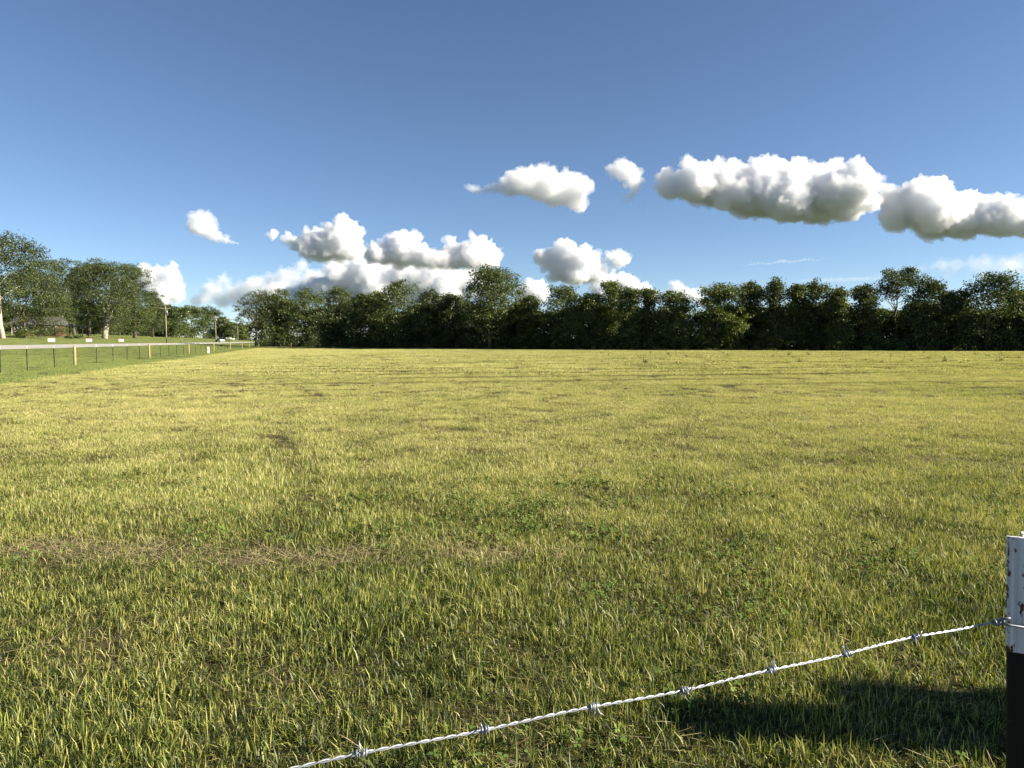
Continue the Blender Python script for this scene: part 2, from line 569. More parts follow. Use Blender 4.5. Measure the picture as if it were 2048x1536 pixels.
TRACKS = [(gnd(592, 711), gnd(576, 721)), (gnd(613, 710), gnd(608, 721)), (gnd(640, 711), gnd(646, 721)), (gnd(664, 710), gnd(692, 723)), (gnd(712, 710), gnd(778, 723)), (gnd(742, 711), gnd(786, 722))]
HOLES = [(gnd(552, 874), gnd(566, 902), 0.26), (gnd(566, 902), gnd(588, 945), 0.15), (gnd(582, 938), gnd(600, 965), 0.26), (gnd(596, 975), gnd(626, 1026), 0.24), (gnd(612, 1032), gnd(630, 1062), 0.13),
         (gnd(870, 1128), gnd(915, 1132), 0.07), (gnd(720, 905), gnd(745, 907), 0.10), (gnd(1480, 1035), gnd(1530, 1040), 0.12),
         (gnd(1530, 940), gnd(1570, 944), 0.1), (gnd(880, 1240), gnd(895, 1250), 0.05), (gnd(590, 1250), gnd(640, 1260), 0.06), (gnd(685, 788), gnd(695, 790), 0.16), (gnd(1070, 822), gnd(1110, 825), 0.16)]
def height_mask(x, y):
    """How tall the stubble stands: wheel tracks, mowing rows, bare spots, thatch."""
    s = np.ones(len(x))
    P2 = np.column_stack([x, y])
    s *= 0.78 + 0.44 * fbm(P2 * 0.55, 3, 31)
    s *= 0.88 + 0.24 * fbm(P2 * 0.07, 2, 41)
    for a, b in TRACKS:
        s = np.where(seg_dist(x, y, a, b) < 0.30, s * 0.3, s)
    for a, b, r in HOLES:
        q = seg_dist(x, y, a, b) + (vnoise(P2 * 6, 3) - 0.5) * r
        s = np.where(q < r + 0.05, s * 0.34, s)
        rim = (q >= r + 0.05) & (q < r + 0.34)
        s = np.where(rim, s * 1.3, s)
    v = -x * RDIR[1] + y * RDIR[0]                       # across the mowing rows
    ph = (v + 0.5 * (fbm(P2 * 0.03, 2, 8) - 0.5)) % 3.4
    strength = np.clip((y - 16) / 16, 0, 1) * np.clip((x + 12 + 0.1 * y) / 14, 0, 1)
    # edge of a swath across the near field, left part
    y0 = 5.15 + 0.12 * np.sin(x * 1.3)
    sw = np.exp(-((y - y0) / 0.16) ** 2) * np.clip((0.4 - x) / 0.6, 0, 1)
    s *= np.clip(1 - 0.8 * sw * (0.2 + 1.2 * vnoise(np.column_stack([x * 1.6, x * 0]), 4)), 0.0, 1)
    return np.clip(s, 0.0, 1.5)

def build_grass():
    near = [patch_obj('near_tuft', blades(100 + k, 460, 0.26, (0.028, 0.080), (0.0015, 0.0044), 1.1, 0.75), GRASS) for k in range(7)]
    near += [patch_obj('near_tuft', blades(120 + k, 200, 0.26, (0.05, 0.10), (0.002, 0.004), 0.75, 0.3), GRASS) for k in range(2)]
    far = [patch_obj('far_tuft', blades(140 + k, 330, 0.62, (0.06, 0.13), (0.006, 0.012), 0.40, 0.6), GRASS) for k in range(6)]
    vfar = [patch_obj('lawn_tuft', blades(160 + k, 260, 1.1, (0.06, 0.11), (0.014, 0.026), 0.5, 0.3), GRASS) for k in range(4)]
    def emit(name, x, y, src, z=None, sc=1.0, hm=True, label=None):
        s = height_mask(x, y) if hm else np.ones(len(x))
        s = s * sc * GR.uniform(0.8, 1.2, len(x))
        k = s > 0.13
        x, y, s = x[k], y[k], s[k]
        z = terrain(x, y)
        scatter(name, 'stuff', np.column_stack([x, y, z]), GR.rand(len(x)) * 6.283, np.clip(s, 0.25, 1.5), GR.randint(0, len(src), len(x)), src, label)
        return len(x)
    # hay field, near and mid
    ex = lambda x, y: across(x, y) < VERGE + 0.4
    x1, y1 = frustum_points(0.9, 9, 26, 1.2); x2, y2 = frustum_points(9, 34, 12)
    x = np.concatenate([x1, x2]); y = np.concatenate([y1, y2]); k = ex(x, y)
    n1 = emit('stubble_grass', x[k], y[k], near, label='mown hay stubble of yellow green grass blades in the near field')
    short = [patch_obj('short_tuft', blades(180 + k, 300, 0.30, (0.02, 0.06), (0.0018, 0.0046), 0.9, 0.25, 0.45), GRASS) for k in range(4)]
    x, y = frustum_points(0.9, 20, 13, 1.2); k = ex(x, y) & (height_mask(x, y) > 0.35)
    emit('stubble_grass', x[k], y[k], short, hm=False, label='short trodden stubble between the taller blades')
    x, y = frustum_points(33, 215, 2.3)
    ye = np.interp(1024 + FPX * x / y, [a for a, b in EDGE], [b for a, b in EDGE])
    k = ex(x, y) & (y < ye + 1.0)
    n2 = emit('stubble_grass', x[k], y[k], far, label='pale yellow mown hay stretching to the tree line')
    # verge
    x, y = frustum_points(18, 60, 3.2); k = (across(x, y) > VERGE - 0.2) & (across(x, y) < 30.8)
    xa, ya = frustum_points(60, 300, 0.9); ka = (across(xa, ya) > VERGE - 0.2) & (across(xa, ya) < 30.8)
    x = np.concatenate([x[k], xa[ka]]); y = np.concatenate([y[k], ya[ka]])
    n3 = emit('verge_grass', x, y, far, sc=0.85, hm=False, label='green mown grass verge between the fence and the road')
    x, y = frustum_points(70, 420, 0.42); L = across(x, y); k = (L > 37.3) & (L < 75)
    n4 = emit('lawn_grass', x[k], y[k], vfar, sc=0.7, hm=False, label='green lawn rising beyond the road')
    # clover and low weeds among the near grass
    mc, nt, out = new_mat('clover_green')
    dc = N(nt, 'ShaderNodeBsdfDiffuse'); tint = N(nt, 'ShaderNodeAttribute', attribute_name='tint').outputs['Fac']
    nt.links.new(ramp(nt, tint, [(0.0, (0.055, 0.095, 0.022)), (0.25, (0.13, 0.175, 0.045))]), dc.inputs[0]); nt.links.new(dc.outputs[0], out.inputs[0])
    cl = [patch_obj('clover_tuft', clover(200 + k, 26, 0.16), mc) for k in range(4)]
    x, y = frustum_points(1.5, 8, 9.0, 1.0)
    k = fbm(np.column_stack([x, y]) * 0.8, 3, 61) > 0.53
    x, y = x[k], y[k]
    scatter('clover_leaves', 'stuff', np.column_stack([x, y, np.zeros(len(x))]), GR.rand(len(x)) * 6.28, GR.uniform(0.8, 1.4, len(x)), GR.randint(0, 4, len(x)), cl, 'clover and small round leaved weeds among the near grass')
    # long coarse blades, in sparse tufts
    lg = [patch_obj('coarse_tuft', blades(220 + k, 15, 0.07, (0.07, 0.15), (0.0032, 0.0068), 0.85), GRASS) for k in range(6)]
    x, y = frustum_points(1.5, 14, 6.5, 1.0)
    k = (fbm(np.column_stack([x, y]) * 0.6, 2, 62) > 0.40 + 0.03 * np.maximum(0, y - 4)) & ex(x, y) & (height_mask(x, y) > 0.4)
    x, y = x[k], y[k]
    scatter('coarse_grass', 'stuff', np.column_stack([x, y, np.zeros(len(x))]), GR.rand(len(x)) * 6.28, GR.uniform(0.7, 1.3, len(x)), GR.randint(0, 6, len(x)), lg, 'longer coarse grass blades standing out of the stubble')
    print('GRASS', n1, n2, n3, n4)
    # cut straw lying on the stubble
    m, nt, out = new_mat('dry_straw')
    p = N(nt, 'ShaderNodeBsdfPrincipled', _Roughness=0.7)
    tint = N(nt, 'ShaderNodeAttribute', attribute_name='tint').outputs['Fac']
    nt.links.new(ramp(nt, tint, [(0, (0.22, 0.15, 0.075)), (1, (0.62, 0.52, 0.29))]), p.inputs['Base Color'])
    nt.links.new(p.outputs[0], out.inputs[0])
    st = [patch_obj('straw_tuft', blades(240 + k, 22, 0.22, (0.06, 0.20), (0.0016, 0.003), 0.16, 0, 1.2, 0.08), m) for k in range(4)]
    x, y = frustum_points(1.6, 16, 4.0, 1.0)
    xs_ = GR.uniform(-4.5, 0.5, 110); xs_ = xs_[vnoise(np.column_stack([xs_ * 1.6, xs_ * 0]), 4) > 0.5]; x = np.concatenate([x, xs_]); y = np.concatenate([y, 5.15 + 0.12 * np.sin(xs_ * 1.3) + GR.normal(size=len(xs_)) * 0.12])
    y0 = 5.15 + 0.12 * np.sin(x * 1.3)
    k = ((fbm(np.column_stack([x, y]) * 0.45, 3, 63) > 0.57) | ((np.abs(y - y0) < 0.35) & (x < 0.5) & (vnoise(np.column_stack([x * 1.6, x * 0]), 4) > 0.5))) & ex(x, y)
    x, y = x[k], y[k]
    scatter('dry_straw', 'stuff', np.column_stack([x, y, np.full(len(x), 0.035)]), GR.rand(len(x)) * 6.28, GR.uniform(0.7, 1.2, len(x)), GR.randint(0, 4, len(x)), st, 'dry cut straw lying loose on the stubble')
    # dark weeds standing in the far hay
    wd = [patch_obj('weed_tuft', blades(260 + k, 34, 0.16, (0.25, 0.5), (0.02, 0.04), 0.45), GRASS) for k in range(3)]
    n = 120
    px = GR.uniform(1180, 2080, n); yy = GR.uniform(48, 92, n)
    x = (px - 1024) / FPX * yy
    scatter('tall_weeds', 'stuff', np.column_stack([x, yy, np.zeros(n)]), GR.rand(n) * 6.28, GR.uniform(0.6, 1.1, n), GR.randint(0, 3, n), wd, 'scattered taller weeds standing in the far hay')
build_grass()
# ------------------------------------------------------------------ trees
def leaf_mat(name, dark, light, trans=0.32):
    m, nt, out = new_mat(name)
    tint = N(nt, 'ShaderNodeAttribute', attribute_name='tint').outputs['Fac']
    c = ramp(nt, tint, [(0.0, dark), (1.0, light)])
    d = N(nt, 'ShaderNodeBsdfDiffuse'); t = N(nt, 'ShaderNodeBsdfTranslucent')
    gl = N(nt, 'ShaderNodeBsdfGlossy', _Roughness=0.5)
    nt.links.new(c, d.inputs[0])
    nt.links.new(mixc(nt, 1.0, c, (1.0, 1.0, 0.5), 'MULTIPLY'), t.inputs[0])
    mx = N(nt, 'ShaderNodeMixShader', _Fac=trans); nt.links.new(d.outputs[0], mx.inputs[1]); nt.links.new(t.outputs[0], mx.inputs[2])
    m2 = N(nt, 'ShaderNodeMixShader', _Fac=0.03); nt.links.new(mx.outputs[0], m2.inputs[1]); nt.links.new(gl.outputs[0], m2.inputs[2])
    nt.links.new(m2.outputs[0], out.inputs[0])
    return m
LEAF = {
    'dark': leaf_mat('leaves_dark_green', (0.030, 0.048, 0.012), (0.112, 0.145, 0.040)),
    'mid': leaf_mat('leaves_mid_green', (0.038, 0.058, 0.014), (0.145, 0.180, 0.048)),
    'olive': leaf_mat('leaves_olive', (0.040, 0.054, 0.017), (0.130, 0.150, 0.052)),
    'bright': leaf_mat('leaves_yellow_green', (0.050, 0.074, 0.014), (0.185, 0.215, 0.045)),
    'silver': leaf_mat('leaves_silvery', (0.032, 0.050, 0.014), (0.120, 0.142, 0.046)),
}
BARK = simple_mat('bark_grey_brown', (0.13, 0.105, 0.08), 0.9, var=0.4, scale=3.0, bump=0.6)
PALE = simple_mat('bark_pale_grey', (0.38, 0.34, 0.28), 0.9, var=0.35, scale=2.0, bump=0.5)

def leaf_cloud(rs, centres, radii, n_spray, n_leaf, size, shell=0.55, spread=0.42, zmin=0.3, droop=0.0):
    """Sprays of leaf quads on and inside a set of lobes."""
    centres = np.asarray(centres); radii = np.asarray(radii)
    w = radii ** 2; w = w / w.sum()
    li = rs.choice(len(radii), n_spray, p=w)
    d = rs.normal(size=(n_spray, 3)); d /= np.linalg.norm(d, axis=1)[:, None]
    low = d[:, 2] < -0.75
    d[low, 2] *= -0.6
    rr = radii[li] * (shell + (1 - shell) * rs.rand(n_spray) ** 0.6) * rs.uniform(0.85, 1.15, n_spray)
    C = centres[li] + d * rr[:, None] * np.array([1, 1, 0.85])
    tintS = np.clip(rs.normal(0.45, 0.20, n_spray) + rs.normal(0, 0.16, len(radii))[li], 0, 1)
    n = n_spray * n_leaf
    si = np.repeat(np.arange(n_spray), n_leaf)
    off = rs.normal(size=(n, 3)) * spread * np.array([1, 1, 0.62])
    off[:, 2] -= droop * np.hypot(off[:, 0], off[:, 1])
    P = C[si] + off
    P[:, 2] = np.maximum(P[:, 2], zmin * rs.uniform(0.6, 1.2, n))
    nr = d[si] * 0.5 + rs.normal(size=(n, 3)) * 0.75 + np.array([0, 0, 0.45])
    nr /= np.linalg.norm(nr, axis=1)[:, None]
    a = rs.normal(size=(n, 3)); u = np.cross(nr, a); u /= np.linalg.norm(u, axis=1)[:, None]
    v = np.cross(nr, u)
    s = size * rs.uniform(0.6, 1.35, n)[:, None]
    V = np.stack([P - u * s * 0.62, P - v * s * 0.36 + nr * s * 0.07, P + u * s * 0.62, P + v * s * 0.36 + nr * s * 0.07], 1).reshape(-1, 3)
    F = np.arange(n * 4).reshape(-1, 4)
    tint = np.repeat(np.clip(tintS[si] + rs.normal(size=n) * 0.14, 0, 1), 4)
    return V, F, tint

def shape_lobes(rs, shape, H, wid, cb, n):
    """Lobe centres and radii filling a crown from height cb*H to H and half-width wid."""
    zc0, zc1 = cb * H, H
    C = []; R = []
    for i in range(n):
        t = (i + rs.rand()) / n                            # 0 at the crown's foot, 1 at its top
        if shape == 'round':
            prof = math.sqrt(max(0.03, 1 - (2 * (0.08 + 0.92 * t) - 1.02) ** 2))
        elif shape == 'wide':
            prof = (0.72 + 0.28 * math.sin(t * 2.2)) * (1 if t < 0.62 else math.sqrt(max(0.05, 1 - ((t - 0.62) / 0.4) ** 2)))
        elif shape == 'cone':
            prof = 0.95 * (1 - 0.82 * t)
        elif shape == 'umbrella':
            prof = 0.55 + 0.45 * math.sin(min(1, t * 1.3) * 1.57) if t < 0.75 else math.sqrt(max(0.06, 1 - ((t - 0.7) / 0.32) ** 2))
        else:
            prof = 0.85 if t < 0.7 else 0.85 * math.sqrt(max(0.08, 1 - ((t - 0.7) / 0.32) ** 2))
        r = wid * rs.uniform(0.25, 0.46) * (0.72 if shape in ('cone', 'umbrella') else 1)
        a = rs.rand() * 6.283
        q = max(0, prof * wid - r * 0.8) * math.sqrt(rs.uniform(0.25, 1))
        z = zc0 + (zc1 - zc0) * t
        z = min(z, H - r * 0.8)
        C.append((q * math.cos(a), q * math.sin(a), z)); R.append(r)
    return np.array(C), np.array(R)

def crown_mesh(seed, shape, H, wid, cb, nl=18, sprays=380, leaves=16, size=0.28, mat='dark', shell=0.55, spread=0.4, droop=0.0, extra=None, zmin=0.3):
    rs = np.random.RandomState(seed)
    C, R = shape_lobes(rs, shape, H, wid, cb, nl)
    if shape != 'umbrella':                                # small sprigs that break the top outline
        k = 7
        a = rs.rand(k) * 6.283; q = wid * rs.uniform(0.05, 0.75, k)
        C = np.vstack([C, np.column_stack([q * np.cos(a), q * np.sin(a), H * (1 - 0.16 * (q / wid) ** 2) + rs.uniform(-0.05, 0.025, k) * H])])
        R = np.concatenate([R, wid * rs.uniform(0.10, 0.20, k)])
    if extra:
        C = np.vstack([C, np.array([e[:3] for e in extra])]); R = np.concatenate([R, [e[3] for e in extra]])
    V, F, t = leaf_cloud(rs, C, R, sprays, leaves, size, shell, spread, zmin, droop)
    return np_mesh('crown', V, F, LEAF[mat], attr={'tint': t}), C, R

def trunk_mesh(seed, H, C, R, cb, r0, mat, forks=1, nlimb=9, lean=(0, 0)):
    """Tapered trunk(s) with limbs that reach into the lobes."""
    rs = np.random.RandomState(seed + 999)
    mb = MB()
    for f in range(forks):
        a = rs.rand() * 6.28 if forks > 1 else 0
        sp = (0.10 * H if forks > 1 else 0.0)
        pts = []; rad = []
        top = H * (0.80 if forks == 1 else rs.uniform(0.6, 0.8))
        for k in range(7):
            t = k / 6
            pts.append((lean[0] * t * top + math.cos(a) * sp * t ** 0.8 + rs.normal() * 0.03 * H * t * (1 - t) * 2,
                        lean[1] * t * top + math.sin(a) * sp * t ** 0.8 + rs.normal() * 0.03 * H * t * (1 - t) * 2, t * top - (0.3 if k == 0 else 0)))
            flare = 1.55 if k == 0 else (1.05 if k == 1 else 1)
            rad.append(max(0.03, r0 * (0.75 if forks > 1 else 1) * (1 - 0.88 * t) * flare))
        mb.tube(pts, rad, 7)
        idx = rs.permutation(len(C))[:max(2, nlimb // forks)]
        for i in idx:
            c = np.array(C[i]); 
            zt = np.clip(c[2] - rs.uniform(0.12, 0.25) * H, 0.18 * H, top * 0.95)
            t = zt / top; k = min(5, int(t * 6)); w = t * 6 - k
            b = np.array(pts[k]) * (1 - w) + np.array(pts[k + 1]) * w
            rb = max(0.025, (rad[k] * (1 - w) + rad[k + 1] * w) * 0.55)
            mid = (b + c) / 2 + rs.normal(size=3) * 0.04 * H + np.array([0, 0, -0.02 * H])
            mb.tube([b, mid, c], [rb, rb * 0.62, 0.02], 5)
    return mb.mesh('trunk', mat, True)

def plant_tree(label, loc, H, wid, seed, shape='round', cb=0.22, mat='dark', bark=None, r0=None, forks=1, group=None, name='tree', lean=(0, 0), nlimb=9, rz=0, **kw):
    root = empty(name, loc, rz)
    cm, C, R = crown_mesh(seed, shape, H, wid, cb, mat=mat, **kw)
    tm = trunk_mesh(seed, H, C, R, cb, r0 or 0.022 * H, bark or BARK, forks, nlimb, lean)
    link('crown', cm, root); link('trunk', tm, root)
    tag(root, label, 'tree', group)
    return root

def copy_tree(o, loc, rz, s):
    c = o.copy(); COL.objects.link(c)
    c.location = loc; c.rotation_euler = (0, 0, rz); c.scale = s
    for ch in list(o.children):
        d = ch.copy(); COL.objects.link(d); d.parent = c
    return c

HG = 'trees of the field edge'
def hedge_tree(label, px, top, wpx, seed, back=0.0, **kw):
    d = edge_y(px) + 3.0 + back + 1.6 * math.sin(seed * 2.4)      # some stand forward and catch the light on their flank
    p = at(px, 682, d); p.z = 0
    H = at(px, top, d).z
    return plant_tree(label, p, H, wpx * 0.66 / FPX * d, seed, group=HG, **kw)

D = dict(nl=26, sprays=700, leaves=15, size=0.27, spread=0.36, shell=0.72)
# the tree line from the fence corner towards the right of the picture
hedge_tree('olive tree at the fence corner, its drooping crown overhanging the road side', 514, 583, 72, 1001, shape='wide', cb=0.34, mat='olive', droop=0.25, extra=[(-4.4, 0, 8.2, 2.0), (-5.3, 0.5, 7.2, 1.4), (2.5, 0, 5.2, 2.4)], **D)
hedge_tree('tree with a bright knob at its top, next to the drooping corner tree', 562, 580, 58, 1002, shape='tall', cb=0.03, mat='mid', **D)
hedge_tree('broad lumpy tree with a curved bare limb, third from the fence corner', 612, 581, 78, 1003, shape='round', cb=0.03, mat='mid', **D)
hedge_tree('dark tree with two small spikes on its top', 682, 577, 74, 1004, shape='round', cb=0.03, mat='dark', **D)
hedge_tree('low dark tree in the dip beside the one with two spikes', 727, 590, 60, 1005, shape='round', cb=0.03, mat='dark', **D)
hedge_tree('medium tree with a paler flank under the peaked tree', 757, 586, 62, 1006, shape='tall', cb=0.03, mat='bright', **D)
hedge_tree('peaked tree standing taller than its neighbours with a lobe hanging low', 797, 566, 86, 1007, shape='round', cb=0.03, mat='mid', extra=[(3.6, -1, 4.6, 2.0), (2.6, -1.6, 6.2, 2.0)], **D)
hedge_tree('flat topped dark tree between the peaked tree and the tall pale limbed one', 862, 582, 70, 1008, shape='tall', cb=0.03, mat='dark', **D)
hedge_tree('small blackish tree tucked against the tall pale limbed tree', 903, 590, 52, 1009, shape='round', cb=0.03, mat='dark', **D)
hedge_tree('tall open tree with pale bare limbs, highest in the middle of the tree line', 980, 539, 124, 1010, shape='wide', cb=0.14, mat='mid', bark=PALE, r0=0.26, nlimb=16, nl=40, sprays=1450, leaves=16, size=0.27, spread=0.40, shell=0.62)
hedge_tree('low tree beside the tall pale limbed tree with bare twigs above it', 1058, 594, 62, 1011, shape='round', cb=0.03, mat='mid', **D)
hedge_tree('rounded tree with a spiky bright crest', 1131, 577, 84, 1012, shape='round', cb=0.03, mat='mid', **D)
hedge_tree('low tree wedged between the crested tree and the pointed one', 1186, 592, 56, 1013, shape='round', cb=0.03, mat='mid', **D)
hedge_tree('pointed tree with a pale two lobed top', 1222, 566, 58, 1014, shape='tall', cb=0.03, mat='bright', **D)
hedge_tree('narrow tree with a small tuft on top, beside the pointed tree', 1258, 578, 44, 1015, shape='tall', cb=0.03, mat='mid', **D)
hedge_tree('thin tree with wispy flat branches, beside the narrow tufted tree', 1296, 580, 56, 1016, shape='cone', cb=0.03, mat='mid', nl=30, sprays=520, leaves=15, size=0.25, spread=0.4)
hedge_tree('low spreading tree before the dense round tree', 1350, 585, 74, 1017, shape='round', cb=0.03, mat='mid', **D)
hedge_tree('dense round tree with a bright green flank', 1435, 569, 98, 1018, shape='round', cb=0.03, mat='bright', nl=40, sprays=980, leaves=15, size=0.26, spread=0.36)
hedge_tree('dark upright tree right after the dense round tree', 1499, 571, 62, 1019, shape='tall', cb=0.03, mat='dark', **D)
hedge_tree('feathery tree with layered pointed branches', 1549, 565, 64, 1020, shape='cone', cb=0.03, mat='olive', nl=34, sprays=640, leaves=15, size=0.25, spread=0.42)
hedge_tree('slim tree leaning against the feathery tree', 1587, 572, 44, 1021, shape='tall', cb=0.03, mat='mid', **D)
hedge_tree('dark tree with a domed head between two slim ones', 1624, 567, 62, 1022, shape='tall', cb=0.03, mat='dark', **D)
hedge_tree('slim tree with a small square head', 1674, 579, 46, 1023, shape='tall', cb=0.03, mat='mid', **D)
hedge_tree('black green tree with a low bright bough, left of the umbrella shaped tree', 1724, 575, 60, 1024, shape='round', cb=0.03, mat='dark', extra=[(2.0, -1.4, 5.0, 1.2)], **D)
hedge_tree('umbrella shaped tree whose thin crown lets the sky through', 1791, 536, 82, 1025, back=4, shape='umbrella', cb=0.66, mat='dark', nl=18, sprays=330, leaves=15, size=0.25, spread=0.36, nlimb=14)
hedge_tree('dense tree leaning on the umbrella shaped tree', 1846, 560, 76, 1026, shape='tall', cb=0.03, mat='dark', **D)
hedge_tree('low tree in the dip before the broadest crown', 1907, 584, 66, 1027, shape='round', cb=0.03, mat='dark', **D)
hedge_tree('broadest crowned tree towards the end of the tree line, shaggy topped', 1974, 550, 124, 1028, shape='round', cb=0.03, mat='dark', nl=42, sprays=1080, leaves=15, size=0.26, spread=0.38)
hedge_tree('tree cut by the picture edge beside the broadest crown', 2046, 583, 70, 1029, shape='round', cb=0.03, mat='dark', **D)
hedge_tree('tree wholly past the picture edge, next after the cut one', 2110, 570, 90, 1030, shape='round', cb=0.03, mat='dark', **D)
hedge_tree('second tree past the picture edge', 2190, 575, 100, 1031, shape='round', cb=0.03, mat='dark', **D)

# a second, darker row close behind
back = [plant_tree('dark tree filling in behind the front row of field edge trees', (0, 0, -200), 10.5, 5.2, 1100 + k, shape=('round', 'tall', 'round')[k], cb=0.0, mat='dark', nl=40, sprays=620, leaves=14, size=0.42, spread=0.6, group='trees behind the front row') for k in range(3)]
rsb = np.random.RandomState(3)
first = [True] * 3
for i, px in enumerate(np.linspace(535, 2200, 34)):
    d = edge_y(px) + 8 + rsb.uniform(0, 5)
    p = at(px + rsb.uniform(-15, 15), 682, d); p.z = 0
    k = i % 3
    top = at(px, rsb.uniform(602, 628), d).z / 10.5
    s = (rsb.uniform(0.9, 1.25), rsb.uniform(0.9, 1.25), top)
    rz = rsb.rand() * 6.28
    if first[k]:
        first[k] = False; o = back[k]; o.location = p; o.rotation_euler.z = rz; o.scale = s
    else:
        copy_tree(back[k], p, rz, s)

# trees at the rear of the yard and the hollow beyond, seen between the trunks
rear = None
for i, px in enumerate(np.linspace(-60, 332, 22)):
    p = on_line(px + rsb.uniform(-6, 6), 98 + rsb.uniform(-4, 8))
    s_ = (at(px, rsb.uniform(604, 622), p.y).z - p.z) / 10.5
    if rear is None:
        rear = copy_tree(back[0], p, 0.4, (s_ * 0.9, s_ * 0.9, s_)); o = rear
    else:
        o = copy_tree(back[i % 3], p, rsb.rand() * 6.28, (s_ * 0.9, s_ * 0.9, s_))
    o['label'] = 'dark tree in the shaded wood behind the yard trees'; o['group'] = 'shaded wood behind the yard'

# brambles and saplings along the foot of the tree line
def undergrowth():
    rs = np.random.RandomState(8)
    C = []; R = []
    for px in np.arange(528, 2300, 7):
        for _ in range(3):
            q = px + rs.uniform(-6, 6); d = edge_y(q) + rs.uniform(0.6, 6)
            p = at(q, 682, d); r = rs.uniform(0.7, 1.5)
            C.append((p.x, p.y, r * rs.uniform(0.5, 1.3))); R.append(r)
    V, F, t = leaf_cloud(rs, C, R, 7000, 12, 0.26, 0.5, 0.3, 0.1)
    me = np_mesh('undergrowth', V, F, LEAF['dark'], attr={'tint': t})
    tag(link('undergrowth', me), 'dark brambles and saplings along the foot of the tree line', kind='stuff')
    C = []; R = []
    for px in np.concatenate([np.arange(526, 700, 3), rs.uniform(700, 2100, 80)]):
        d = edge_y(px) - rs.uniform(-0.3, 0.9)
        p = at(px, 682, d); r = rs.uniform(0.22, 0.5)
        C.append((p.x, p.y, r * 0.7)); R.append(r)
    V, F, t = leaf_cloud(rs, C, R, 700, 12, 0.16, 0.4, 0.2, 0.05)
    me = np_mesh('edge_weeds', V, F, LEAF['bright'], attr={'tint': t})
    tag(link('edge_weeds', me), 'ragged weeds where the hay meets the tree line', kind='stuff')
undergrowth()

# ------------------------------------------------------------------ trees of the yard beyond the road
YG = 'trees of the yard beyond the road'
def yard_tree(label, px, L, top, wpx, seed, group=YG, name='tree', **kw):
    p = on_line(px, L)
    H = at(px, top, p.y).z - p.z
    return plant_tree(label, p, H, wpx * 0.60 / FPX * p.y, seed, group=group, name=name, **kw)
Y = dict(nl=28, sprays=900, leaves=18, size=0.30, spread=0.46, shell=0.72)
yard_tree('tall loose tree with a pale slanting trunk cut by the picture edge', 6, 50, 473, 150, 1201, shape='wide', cb=0.42, mat='silver', bark=PALE, r0=0.33, lean=(-0.06, 0), nlimb=14, nl=28, sprays=1000, leaves=18, size=0.22, spread=0.38, shell=0.72)
yard_tree('pale green tree sweeping low over the house roof', 50, 51, 545, 160, 1202, shape='round', cb=0.2, mat='silver', bark=PALE, r0=0.26, extra=[(5.4, -0.5, 4.2, 1.8), (6.6, -0.3, 3.3, 1.3), (4.4, -0.5, 6.5, 2.0)], nl=34, sprays=1500, leaves=18, size=0.22, spread=0.38, shell=0.7)
yard_tree('dark tree behind the house with a flat top', 88, 74, 522, 112, 1203, shape='tall', cb=0.15, mat='dark', **Y)
yard_tree('dark tree behind the house between the flat topped one and the silver maple', 135, 78, 526, 84, 1204, shape='tall', cb=0.15, mat='dark', **Y)
yard_tree('dark green tree standing behind the silver maple', 178, 74, 524, 80, 1205, shape='round', cb=0.2, mat='mid', **Y)
yard_tree('spreading maple with a forked pale trunk on the lawn', 209, 52, 530, 128, 1206, shape='wide', cb=0.17, mat='silver', bark=PALE, r0=0.75, forks=3, nl=34, sprays=1800, leaves=18, size=0.28, spread=0.44, shell=0.72)
yard_tree('tall dark lawn tree with a straight single trunk, beside the maple', 270, 56, 530, 84, 1207, shape='round', cb=0.15, mat='mid', r0=0.5, nl=32, sprays=1500, leaves=18, size=0.29, spread=0.46, shell=0.72)
yard_tree('lower dark tree at the lawn edge beside the straight trunked tree', 306, 72, 585, 46, 1208, shape='tall', cb=0.08, mat='dark', **Y)
yard_tree('dark tree closing the gap under the maple crown', 150, 82, 560, 70, 1209, shape='round', cb=0.18, mat='dark', **Y)
yard_tree('shrubby dark tree between the maple and the straight trunked tree', 240, 84, 580, 60, 1210, shape='round', cb=0.05, mat='dark', **Y)
# wood beyond the lawn, stepping down to the right
WG = 'trees of the wood beyond the lawn'
Z = dict(sprays=330, leaves=16, size=0.75, spread=0.9)
for i, (px, top, wd, L, lab) in enumerate([
        (335, 614, 40, 74, 'wood tree showing just past the first utility pole'),
        (360, 616, 42, 76, 'wood tree over the leaning yellow guy stake'),
        (385, 613, 44, 75, 'wood tree with the highest rounded head between the two nearest poles'),
        (408, 614, 42, 74, 'wood tree standing just before the middle pole'),
        (430, 622, 40, 70, 'wood tree rising behind the middle pole'),
        (447, 636, 32, 62, 'wood tree in the slope of tops after the middle pole'),
        (461, 646, 24, 56, 'low wood tree over the dark pickup truck'),
        (477, 650, 24, 52, 'low wood tree around the farthest pole'),
        (492, 652, 22, 49, 'last low wood tree before the drooping corner tree'),
        (318, 640, 34, 80, 'dark wood tree filling in before the first utility pole')]):
    yard_tree(lab, px, L, top, wd * 1.15, 1300 + i, group=WG, shape='tall' if i % 2 else 'round', cb=0.04, mat='mid' if i % 3 else 'dark', **Z)
